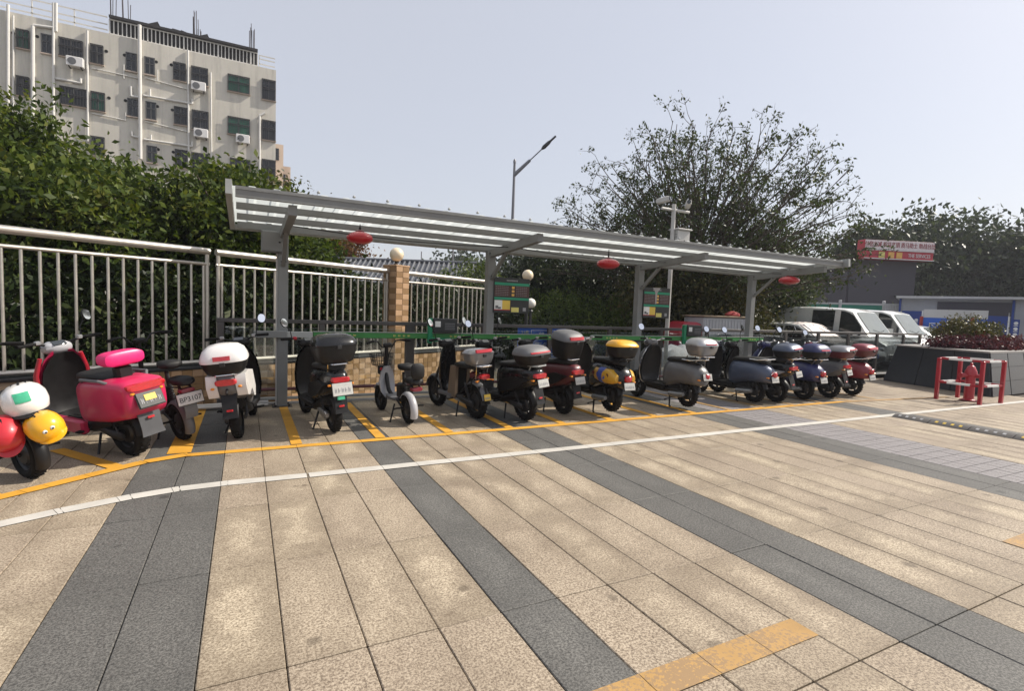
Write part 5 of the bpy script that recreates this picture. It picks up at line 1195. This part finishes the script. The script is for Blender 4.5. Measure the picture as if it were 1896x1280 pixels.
# roof railing: pale open rails left and right, dark band with white balusters between
def rrail(x0, x1, name, mt, hgt_=1.0, bal=.0, fascia=False):
    b = MB(); 
    for z in ((hgt_, .62, .3) if not bal else (hgt_, .12)): b.box(((x0+x1)/2, .3, ZT+z), (x1-x0, .06, .06))
    x = x0
    while x <= x1+.01: b.box((x, .3, ZT+hgt_/2), (.06, .06, hgt_)); x += 1.9
    if bal:
        x = x0
        while x < x1: b.box((x, .3, ZT+hgt_/2), (.05, .05, hgt_)); x += bal
    b.build(name, mt, ab, smooth=0)
xm0 = zz(612, 150)[0]; xm1 = zz(1455, 350)[0]
rrail(XL, xm0-.1, 'roof_railing', 'pvc', 1.05); rrail(xm1+.1, XR-.05, 'roof_railing', 'pvc', .85); rrail(xm0, xm1, 'roof_railing', 'pvc', .95, .21)
b = MB(); b.box(((xm0+xm1)/2, .6, ZT+.5), (xm1-xm0, .1, 1.0)); b.box(((xm0+xm1)/2, .35, ZT+1.08), (xm1-xm0, .5, .14)); b.build('roof_fascia', 'iron', ab, smooth=0)
for x, n, h in ((612, 4, 2.6), (685, 5, 2.5), (1100, 7, 2.6), (1130, 3, 1.6), (1422, 7, 2.7)):
    cx = zz(x, 200)[0]; b = MB()
    for k in range(n): dx, dy = random.uniform(-.22, .22), random.uniform(-.2, .2); b.tube([(cx+dx, 1.2+dy, ZT+.6), (cx+dx+random.uniform(-.05, .05), 1.2+dy, ZT+h*random.uniform(.8, 1)+.5)], .022, 5)
    b.build('rebar_bundle', 'rebar', ab)
b = MB(); 
for k in range(10): x = xm0+1.2+k*.45; b.box((x, 1.3, ZT+1.25+random.uniform(-.1, .25)), (.7, .8, .3), Matrix.Rotation(random.uniform(-.5, .5), 3, 'Y'))
b.build('roof_clutter', 'iron', ab, smooth=0)
b2 = thing('apartment_building', 'pinkish building edge just right of the apartment block', 'building', (0, 46, 0))
b = MB(); b.box((-1.5, 5, 6.9), (8.4, 10, 13.8)); b.build('wall', 'facade2', b2, smooth=0); b = MB(); b.box((-1.2, 5.5, 6.2), (9.0, 9, 12.4)); b.build('side_wing', 'facade2', b2, smooth=0)
for z in (3.0, 6.0, 9.0): b = MB(); b.box((-1.2, .93, z+1), (9.06, .2, .14)); b.build('ledge', 'pvc', b2, smooth=0)
for x, z in ((2.75, 11.3), (2.75, 8.2), (2.2, 13.0)): b = MB(); b.box((x, .96 if x > 2.3 else -.02, z), (.35, .1, .9)); b.build('window', 'winglass', b2, smooth=0)
# cottage with tiled roof
ct = thing('cottage', 'low cottage with grey pan tile roof behind the lamp pillar', 'cottage', (6.2, 25.2, 0), (0, 0, R(-27)))
b = MB(); b.box((0, 1.8, 1.25), (7.4, 3.4, 2.9)); b.build('wall', 'cottage_wall', ct, smooth=0)
rf = MB(); rf.loft([[(-4, -.6, 2.55), (-4, 1.8, 3.75), (-4, 4.2, 2.55), (-4, 4.2, 2.45), (-4, 1.8, 3.62), (-4, -.6, 2.45)], [(4, -.6, 2.55), (4, 1.8, 3.75), (4, 4.2, 2.55), (4, 4.2, 2.45), (4, 1.8, 3.62), (4, -.6, 2.45)]]); roof = rf.build('roof', 'roof_tile', ct, smooth=0)
mb = MB(); mb.tube([(0, -.62, 2.57), (0, 1.8, 3.79)], .055, 6); me = mesh_of('tile_row', mb.v, mb.f, 'roof_tile', 60)
me2 = MB(); me2.lathe([(.075, 0), (.075, -.02), (.02, -.03)], 10, (0, 0, 0), 'Y'); me2 = mesh_of('tile_end', me2.v, me2.f, 'eave', 40)
for i in range(32): inst('tile_row', me, roof, (-3.9+i*.25, 0, 0)); inst('tile_end', me2, roof, (-3.9+i*.25, -.62, 2.55))
b = MB(); b.tube([(-4.05, 1.8, 3.8), (4.05, 1.8, 3.8)], .09, 8); b.build('ridge', 'roof_tile', roof)
for x in (-1.8, .2, 2.2): b = MB(); b.box((x, .07, 1.4), (.9, .06, 1.1)); b.build('window', 'winglass', ct, smooth=0)
# sign building
sb = thing('shop_building', 'dark two storey shop building with large tilted red sign', 'building', (41.0, 21.3, 0), (0, 0, R(-22)))
b = MB(); b.box((-.6, 2, 3.0), (5.2, 4, 6.0)); b.build('wall', 'dark_block', sb, smooth=0)
b = MB(); b.box((-.6, -.03, 4.0), (5.0, .1, 3.1)); b.build('upper_cladding', 'dark_block', sb, smooth=0)
for x0, x1 in ((-3.1, -1.9), (.9, 2.0)): b = MB(); b.box(((x0+x1)/2, -.1, 1.95), (x1-x0, .16, .62)); b.build('yellow_panel', 'orange_ink', sb, smooth=0)
b = MB(); b.box((-.5, -.1, 1.6), (2.3, .14, 1.5)); b.build('shopfront', 'board_brown', sb, smooth=0)
b = MB(); b.box((-.2, -.19, 2.15), (1.2, .05, .28)); b.build('name_plate', 'white_ink', sb, smooth=0)
b = MB()
for k in range(5): a = 2*math.pi*k/5; b.box((-1.25+.12*math.cos(a), -.19, 2.1+.12*math.sin(a)), (.2, .04, .07), Matrix.Rotation(-a, 3, 'Y'))
b.build('star_emblem', 'wine', sb, smooth=0)
sg = thing('shop_sign', 'large red and white shop sign with Chinese characters on the dark building', 'sign', (41.0, 21.3, 5.95), (0, 0, R(-22)))
b = MB(); b.bbox((-.2, -.55, .65), (5.2, .7, 1.3), .03); b.build('sign_box', 'sign_red', sg)
b = MB(); b.box((-.2, -.93, .97), (5.12, .06, .62)); b.build('pale_band', 'sign_pale', sg, smooth=0)
for z in (.03, .62): b = MB(); b.box((-.2, -.94, z), (5.2, .06, .05)); b.build('trim', 'white_ink', sg, smooth=0)
text('付您立减 权益产销 质马助士 助战台比', .40, 'red_ink', sg, (-.2, -.97, .97), (R(90), 0, 0), ext=.01, sx=.78)
text('THE SERVICES', .36, 'sign_pale', sg, (1.3, -.93, .3), (R(90), 0, 0), ext=.01, sx=.75)
for x, mt in ((-1.5, 'yellow_ink'), (-.8, 'orange_ink'), (-.2, 'orange_ink')): b = MB(); b.box((x, -.92, .3), (.42, .05, .4)); b.build('sign_mark', mt, sg, smooth=0)
# hoardings and site office
hd = thing('green_hoarding', 'green construction hoarding with white posts behind the vans', 'hoarding', (25.0, 16.2, 0), (0, 0, R(-52)))
for i in range(3):
    b = MB(); b.box((-1.6+i*1.75, 0, 1.25), (1.7, .06, 2.2)); p = b.build('panel', 'hoard_green', hd, smooth=0)
    b = MB(); b.box((-1.6+i*1.75, 0, 2.38), (1.7, .09, .09)); b.build('top_trim', 'hoard_white', p, smooth=0)
    b = MB(); b.bbox((-2.5+i*1.75+1.77, -.02, 1.25), (.12, .12, 2.6), .02); b.build('post', 'hoard_white', hd)
hw = thing('white_hoarding', 'pale grey corrugated hoarding left of the site office', 'hoarding', (26.6, 13.7, 0), (0, 0, R(-60)))
b = MB(); pr = []
for i in range(16): pr += [(-.2+i*.12, 0), (-.2+i*.12+.05, 0), (-.2+i*.12+.06, -.03), (-.2+i*.12+.11, -.03)]
b.loft([[(x, y, 0) for x, y in pr], [(x, y, 2.35) for x, y in pr]], False, False); b.build('corrugated_sheet', 'hoard_white', hw, smooth=0)
b = MB(); b.box((.75, 0, 2.38), (1.95, .08, .08)); b.build('top_trim', 'hoard_white', hw, smooth=0)
so = thing('site_office', 'blue and grey prefabricated site office at the right edge', 'site office', (27.2, 11.0, 0), (0, 0, R(-66)))
W = 4.6; b = MB(); b.box((0, 1.2, 1.33), (W, 2.4, 2.66)); b.build('wall', 'office_wall', so, smooth=0)
b = MB(); b.box((0, 1.1, 2.70), (W+.3, 2.9, .1)); b.build('roof', 'hoard_white', so, smooth=0)
for x in (-W/2, W/2-.9, W/2): b = MB(); b.box((x, -.03, 1.33), (.08, .12, 2.6)); b.build('corner_post', 'office_blue', so, smooth=0)
b = MB()
for i in range(34): b.box((-W/2+.15+i*.14, -.012, 1.3), (.05, .02, 2.5))
b.build('wall_ribs', 'office_wall', so, smooth=0)
b = MB(); b.box((-W/2+.45, -.045, 1.1), (.72, .05, 2.0)); b.build('door', 'office_blue', so, smooth=0); b = MB(); b.box((.85, -.045, 1.1), (.85, .05, 2.0)); b.build('door', 'office_blue', so, smooth=0)
for x in (-W/2+.82, 1.3): b = MB(); b.box((x, -.05, 1.1), (.05, .06, 2.05)); b.build('door_frame', 'white_ink', so, smooth=0)
for x in (-W/2+.62, 1.52):
    b = MB(); b.box((x, -.075, 1.45), (.22, .02, .8)); pl = b.build('notice_panel', 'office_blue', so, smooth=0)
    b = MB()
    for k in range(3): b.lathe([(.07, 0), (.07, -.012)], 8, (x, -.085, 1.7-k*.23), 'Y'); b.box((x, -.09, 1.6-k*.23), (.13, .01, .03))
    b.build('notice_print', 'white_ink', pl, smooth=0)
b = MB(); b.box((.2, -.05, 2.25), (2.4, .06, .55)); b.build('window_band', 'dark_block', so, smooth=0)
bn = thing('site_banner', 'blue and white site banner standing before the prefabricated office', 'banner', (25.6, 10.75, 0), (0, 0, R(-66)))
b = MB(); b.box((0, 0, 1.35), (2.0, .05, .95)); b.build('panel', 'blue_sign', bn, smooth=0); b = MB(); b.box((0, -.005, 1.98), (2.0, .07, .34)); b.build('header', 'hoard_white', bn, smooth=0)
for x in (-.95, .95): b = MB(); b.bbox((x, .05, 1.0), (.08, .06, 2.2), .01); b.build('post', 'hoard_white', bn)
for x in (-1.05, .55): b = MB(); b.tube([(x, -.06, .9), (x, -.06, 1.85)], .06, 10); b.build('red_post', 'brick', bn)
text('区 尊 下', .44, 'white_ink', bn, (-.05, -.035, 1.38), (R(90), 0, 0), ext=.01)
bw = tag(MB().box((23.0, 8.9, .3), (6.5, .3, 1.0)).build('low_wall', 'beige_wall', smooth=0), 'low beige stone wall behind the planter at the right edge', 'wall')
pf = thing('picket_fence', 'grey picket fence behind the site office at the right edge', 'fence', (29.0, 8.3, 0), (0, 0, R(-65)))
for i in range(14): b = MB(); b.box((i*.16, 0, .85), (.05, .03, 1.9)); b.build('picket', 'hoard_white', pf, smooth=0)
b = MB(); b.box((1.0, .02, 1.5), (2.3, .03, .06)); b.box((1.0, .02, .4), (2.3, .03, .06)); b.build('rail', 'hoard_white', pf, smooth=0)

# ================================================================== POLES
sl = thing('street_lamp', 'tall street lamp with slanting arm rising behind the canopy', 'street lamp', (12.12, 24.08, 0))
b = MB(); b.tube([(0, 0, -.15), (0, 0, 5.0), (0, 0, 8.95)], [.12, .085, .06], 12); b.lathe([(.075, 8.9), (.075, 9.02), (.02, 9.1)], 10); b.build('pole', 'lamp_pole', sl)
dv = Vector((rt.x, rt.y, 0)).normalized()*.96 + Vector((0, 0, .95)); P0 = Vector((0, 0, 8.3)); b = MB(); b.tube([P0, P0+dv*.8], [.10, .075], 10); b.tube([P0+dv*.8, P0+dv*1.45], [.03, .03], 8); b.build('arm', 'lamp_pole', sl)
b = MB(); b.tube([P0+dv*1.4, P0+dv*1.5, P0+dv*1.75, P0+dv*1.85, P0+dv*2.1], [.05, .1, .09, .055, .05], 10); b.build('lamp_head', 'dsteel', sl)
for lab, (x, y), h, ar in (('tiny distant street lamp left of the second canopy post', (20.67, 67.3), 8.2, 3.4), ('thin distant pole left of the second canopy post', (17.05, 45.8), 9.0, 0)):
    t = thing('distant_lamp', lab, 'street lamp' if ar else 'pole', (x, y, 0)); b = MB(); b.tube([(0, 0, 0), (0, 0, h+(.5 if ar else 0))], .07, 8); b.build('pole', 'lamp_pole', t)
    if ar: b = MB(); b.tube([(0, 0, h-1.4), (dv.x*ar*.55, dv.y*ar*.55, h-1.0), (dv.x*ar, dv.y*ar, h-.75)], [.05, .05, .12], 8); b.build('arm', 'lamp_pole', t)
cp = thing('camera_pole', 'white pole with two surveillance cameras and a control box', 'camera pole', (8.33, 8.75, 0))
b = MB(); b.tube([(0, 0, -.15), (0, 0, 3.92)], .045, 14); b.build('pole', 'white_pole', cp)
b = MB(); b.tube([(-.35, 0, 3.80), (.45, 0, 3.80)], .03, 10); b.build('arm', 'white_pole', cp)
for x, a in ((-.38, 28), (.40, -38)):
    q = Matrix.Rotation(R(a), 4, 'Z'); b = MB(); b.M = Matrix.Translation((x, 0, 3.88)) @ q @ Matrix.Rotation(R(-10), 4, 'X'); b.bbox((0, -.06, .07), (.11, .28, .11), .015); cm = b.build('camera', 'white_pole', cp)
    b = MB(); b.M = Matrix.Translation((x, 0, 3.88)) @ q @ Matrix.Rotation(R(-10), 4, 'X'); b.lathe([(.045, 0), (.045, -.02), (.02, -.025)], 14, (0, -.2, .07), 'Y'); b.build('lens', 'carglass', cm); 
b = MB(); b.bbox((.22, 0, 3.16), (.36, .24, .42), .01); bx_ = b.build('control_box', 'white_pole', cp); b = MB(); b.bbox((.22, -.01, 3.385), (.42, .32, .035), .012); b.build('lid', 'white_pole', bx_)
b = MB()
for a, c in (((.17, 3.02), (.235, 3.16)), ((.235, 3.16), (.30, 3.02))): b.beam((a[0], -.123, a[1]), (c[0], -.123, c[1]), .004, .012)
b.build('warning_mark', 'ink', bx_, smooth=0)
b = MB()
for k in range(6): b.box((.0385, 0, 3.02+k*.05), (.004, .2, .012))
b.build('vents', 'greymat', bx_, smooth=0)

# ================================================================== VEHICLES
def car(label, loc, rz, paint, kind='sedan', glass='carglass', cover=False, group='cars parked beyond the railing', papers=False):
    """front towards local -Y; origin at the front bumper on the ground"""
    t = thing('parked_van' if kind == 'van' else 'parked_car', label, 'van' if kind == 'van' else 'car', loc, (0, 0, rz), group)
    if kind == 'van': W, Ln, belt, prof = .80, 4.1, 1.05, [(0, .62), (.04, .82), (.35, 1.02), (.55, 1.10), (1.15, 1.90), (1.45, 2.0), (2.6, 2.05), (3.9, 2.03), (4.06, 1.85), (4.1, .9)]
    elif kind == 'hatch': W, Ln, belt, prof = .84, 4.0, .92, [(0, .55), (.05, .70), (.5, .84), (1.05, .95), (1.75, 1.42), (2.2, 1.50), (3.2, 1.47), (3.75, 1.15), (3.95, 1.0), (4.0, .6)]
    else: W, Ln, belt, prof = .88, 4.6, .90, [(0, .52), (.05, .66), (.35, .78), (1.25, .92), (2.05, 1.40), (2.5, 1.46), (3.1, 1.42), (3.85, 1.03), (4.45, .98), (4.6, .6)]
    H = max(z for _, z in prof); ys = sorted(set([p[0] for p in prof] + list(np.linspace(.2, Ln-.2, 14)))); pz = lambda y: float(np.interp(y, [p[0] for p in prof], [p[1] for p in prof]))
    def half(y, z):
        e = min(y, Ln-y); w_ = W*(1-.16*max(0, 1-e/.45)**2); return w_*(1-(.22 if kind != 'van' else .12)*max(0, (z-belt)/(H-belt))**1.1)
    rings = []
    for y in ys:
        zt = pz(y); z0 = .24 if .1 < y < Ln-.1 else .34; zs = [z0, z0+.08, .55, min(.75, zt-.08), min(belt, zt-.05), zt-(zt-belt)*.35 if zt > belt+.1 else zt-.035, zt-.045, zt]
        zs = sorted(zs); R_ = [(half(y, z)*(.9 if i == 0 else 1)*(1 if i < 7 else .86), y, z) for i, z in enumerate(zs)]
        rings.append(R_ + [(0, y, zt+.012)] + [(-x, yy, z) for x, yy, z in reversed(R_)])
    b = MB(); b.loft(rings); b.build('body', paint, t, smooth=32)
    # glazing, set just proud of the shell
    gy = [p for p in prof if p[1] > belt-.02]
    def panel(name, ya, yb, mat, inset=.08, n=6, k=.93, parent=t, off=.012):
        rg = []
        for y in np.linspace(ya, yb, n):
            z = pz(y); x = half(y, z)*k - inset*.3; rg.append([(-x, y-off, z+off*1.4), (-x*.5, y-off, z+off*1.4+.012), (0, y-off, z+off*1.4+.016), (x*.5, y-off, z+off*1.4+.012), (x, y-off, z+off*1.4)])
        bb = MB(); bb.loft(rg, False, False); return bb.build(name, mat, parent, smooth=50)
    if kind == 'van': ws = (.60, 1.12); sw = [(.82, 1.55), (1.75, 2.55)]
    elif kind == 'hatch': ws = (1.10, 1.72); sw = [(1.45, 2.25), (2.32, 3.1)]
    else: ws = (1.32, 2.02); sw = [(1.62, 2.5), (2.57, 3.45)]
    wsh = panel('windscreen', ws[0], ws[1], glass, .1, k=.84)
    if kind != 'van': panel('rear_window', prof[6][0]+.1, prof[7][0]-.06, glass, .1, k=.84)
    b = MB()
    for s in (-1, 1): b.beam((s*.1, ws[0]-.02, pz(ws[0])+.02), (s*.1-.45*s, ws[0]+.06, pz(ws[0]+.06)+.04), .02, .015)
    b.build('wiper', 'blk', wsh)
    for s in (-1, 1):
        for ya, yb in sw:
            lo = belt+.03; n = 6; A = []; B = []
            for y in np.linspace(ya, yb, n):
                zt = max(lo+.01, min(pz(y)-.09, H-.12)); A.append((s*(half(y, lo)+.012), y, lo)); B.append((s*(half(y, zt)+.012), y, zt))
            bb = MB(); bb.loft([A, B] if s > 0 else [B, A], False, False); sw_ = bb.build('side_window', 'carglass', t, smooth=50)
            if papers and s < 0 and ya < 1: bb = MB(); bb.box((-(half(1.2, 1.3)+.022), 1.1, 1.25), (.01, .22, .2)); bb.box((-(half(1.4, 1.2)+.024), 1.42, 1.2), (.01, .16, .14)); bb.build('paper_note', 'white_ink', sw_, smooth=0)
        b = MB(); b.loft([sring(yy, .62+kk, .76-kk, .10-kk, 3, 14, s*(W*.70)) for yy, kk in ((.02, .03), (.0+.06, 0), (.22, 0))]); b.build('headlight', 'chrome', t, smooth=50)
        b = MB(); b.bbox((s*W*.8, Ln-.02, .85), (.2, .08, .16), .02); b.build('tail_light', 'red_lens', t)
        b = MB(); b.bbox((s*(W+.09), ws[0]+.35, belt+.08), (.2, .09, .13), .03); b.build('wing_mirror', paint, t)
        for y in (.80 if kind != 'van' else .62, Ln-.85):
            wh = MB(); wh.lathe([(.01, .06), (.10, .055), (.19, .03), (.2, -.06)], 24, axis='X', caps=True); w_ = wh.build('wheel', 'alu', t, (s*(W-.1), y, .3), (0, 0, 0 if s > 0 else math.pi))
            ty = MB(); ty.lathe([(.19, -.1), (.28, -.1), (.3, -.07), (.3, .05), (.28, .075), (.2, .07)], 28, axis='X', caps=False); ty.build('tyre', 'rubber', w_)
            b = MB(); b.lathe([(.33, 0), (.35, .004), (.35, .012), (.32, .014)], 28, (s*(half(y, .45)+.0), y, .3), 'X'); b.build('wheel_arch', 'blk', t)
    b = MB(); b.bbox((0, .02, .42), (W*1.5, .1, .2), .03); b.build('grille', 'blk', t)
    plate(t, (0, -.04, .50), (0, 0, 0), .42, .13, None, 'blue_sign')
    if cover:
        cv = thing('sun_cover', 'pale silver sun cover draped over the windscreen of the covered car', 'cover', loc, (0, 0, rz))
        rg = []
        for y in np.linspace(.75, 2.35, 15):
            z = pz(y)+.035; rg.append([(half(y, z)*u*.96, y-.02+.012*math.sin(9*u+4*y), z+.008*math.sin(13*u+5*y)-.05*abs(u)**4) for u in np.linspace(-1, 1, 13)])
        top_ = [[(x, y, z) for x, y, z in r] for r in rg]; bb = MB(); bb.loft([r + [(x, y+.006, z-.012) for x, y, z in reversed(r)] for r in top_]); bb.build('sheet', 'cover', cv, smooth=60)
    return t
GZ = -.03
car('dark silver sedan under the tree behind the brown scooter', (14.1, 9.7, GZ), R(4), 'silver_d', glass='carglass')
car('pale car with a silver sun cover over its windscreen', (17.45, 9.3, GZ), R(3), 'wpaint', cover=True, glass='carglass')
car('white van with pale windscreen, left of the two vans', (19.4, 9.6, GZ), R(2), 'wpaint', 'van', 'paleglass')
car('white van with papers in its side window, right of the two vans', (22.1, 9.8, GZ), R(2), 'wpaint', 'van', 'paleglass', papers=True)
car('white hatchback with pale windscreen between vans and planter shrub', (24.4, 9.3, GZ), R(2), 'wpaint', 'hatch', 'paleglass')
car('silver sedan farther back behind the white hatchback', (28.0, 12.0, GZ), R(12), 'silver', 'sedan')
car('white sedan behind the low beige wall at right', (30.5, 9.0, GZ), R(50), 'wpaint', 'sedan')
cb = thing('covered_motorbike', 'low shape under a pale grey cover behind the grey scooter', 'motorbike', (9.3, 9.3, GZ), (0, 0, R(8)))
b = MB(); b.loft([[(x, yy*(1+.05*math.sin(5*x+yy*9)), z+.015*math.sin(9*x+4*yy)) for x, yy, z in ((xx, -ww, 0), (xx, -ww*.9, hh*.5), (xx, -ww*.45, hh*.93), (xx, 0, hh), (xx, ww*.45, hh*.93), (xx, ww*.9, hh*.5), (xx, ww, 0))] for xx, ww, hh in ((-.8, .18, .5), (-.7, .28, .72), (-.35, .36, .86), (0, .36, .80), (.4, .36, .98), (.62, .28, 1.0), (.78, .2, .6))]); b.build('cover', 'ltgrey', cb, smooth=40)
# cargo tricycle with pale box
tr = thing('cargo_tricycle', 'red cargo tricycle with pale box body behind the blue grey scooter', 'tricycle', (11.3, 11.2, GZ), (0, 0, R(-14)))
b = MB(); b.bbox((1.05, 0, .98), (1.5, 1.05, 1.1), .03); bx_ = b.build('cargo_box', 'hoard_white', tr)
b = MB()
for i in range(14): b.box((.4+i*.1, -.532, 1.0), (.045, .02, .95))
b.build('box_ribs', 'hoard_white', bx_, smooth=0)
b = MB(); b.bbox((1.05, 0, 1.55), (1.6, 1.15, .05), .015); b.build('box_lid', 'mortar', bx_)
b = MB(); b.loft([sring(y, z0, z1, wd, 3, 18) for y, z0, z1, wd in [(-.5, .4, 1.1, .30), (-.42, .36, 1.38, .40), (.42, .36, 1.38, .40), (.5, .4, 1.1, .30)]]); b.build('cab', 'red', tr, smooth=45, rot=None)
b = MB(); b.box((-.05, -.512, .95), (.55, .03, .4)); b.build('cab_window', 'carglass', tr, smooth=0)
for x, y in ((-.2, 0), (1.4, -.5), (1.4, .5)): wheel(tr, (x, y, .25), .25, .05, 5, 'dsteel').rotation_euler = (0, 0, R(90))
rc = thing('rolled_cloth', 'crumpled dull red cloth lying on the pale tricycle box', 'cloth', (12.75, 10.75, GZ+1.58)); b = MB(); rn_ = random.Random(4)
b.loft([zring(z, rn_.uniform(-.02, .02), 0, .24*k, .17*k, 2.4, 18) for z, k in ((0, .9), (.04, 1), (.09, .8), (.13, .45), (.145, .15))]); b.build('cloth', 'brick', rc, smooth=60)

# ================================================================== AIR
hz = MB(); hz.box((40, 30, 12.5), (170, 190, 27.6))
me = bpy.data.meshes.new('haze'); me.from_pydata(hz.v, [], hz.f)
hm = bpy.data.materials.new('haze air'); hm.use_nodes = True; n = hm.node_tree.nodes; n.clear()
pvn = n.new('ShaderNodeVolumePrincipled'); pvn.inputs['Color'].default_value = (.86, .88, .95, 1); pvn.inputs['Density'].default_value = .0008; pvn.inputs['Anisotropy'].default_value = .2
om = n.new('ShaderNodeOutputMaterial'); hm.node_tree.links.new(pvn.outputs[0], om.inputs['Volume']); me.materials.append(hm)
if HAZE:
    ho = bpy.data.objects.new('haze', me); COL.objects.link(ho); ho['kind'] = 'stuff'
flush_text()
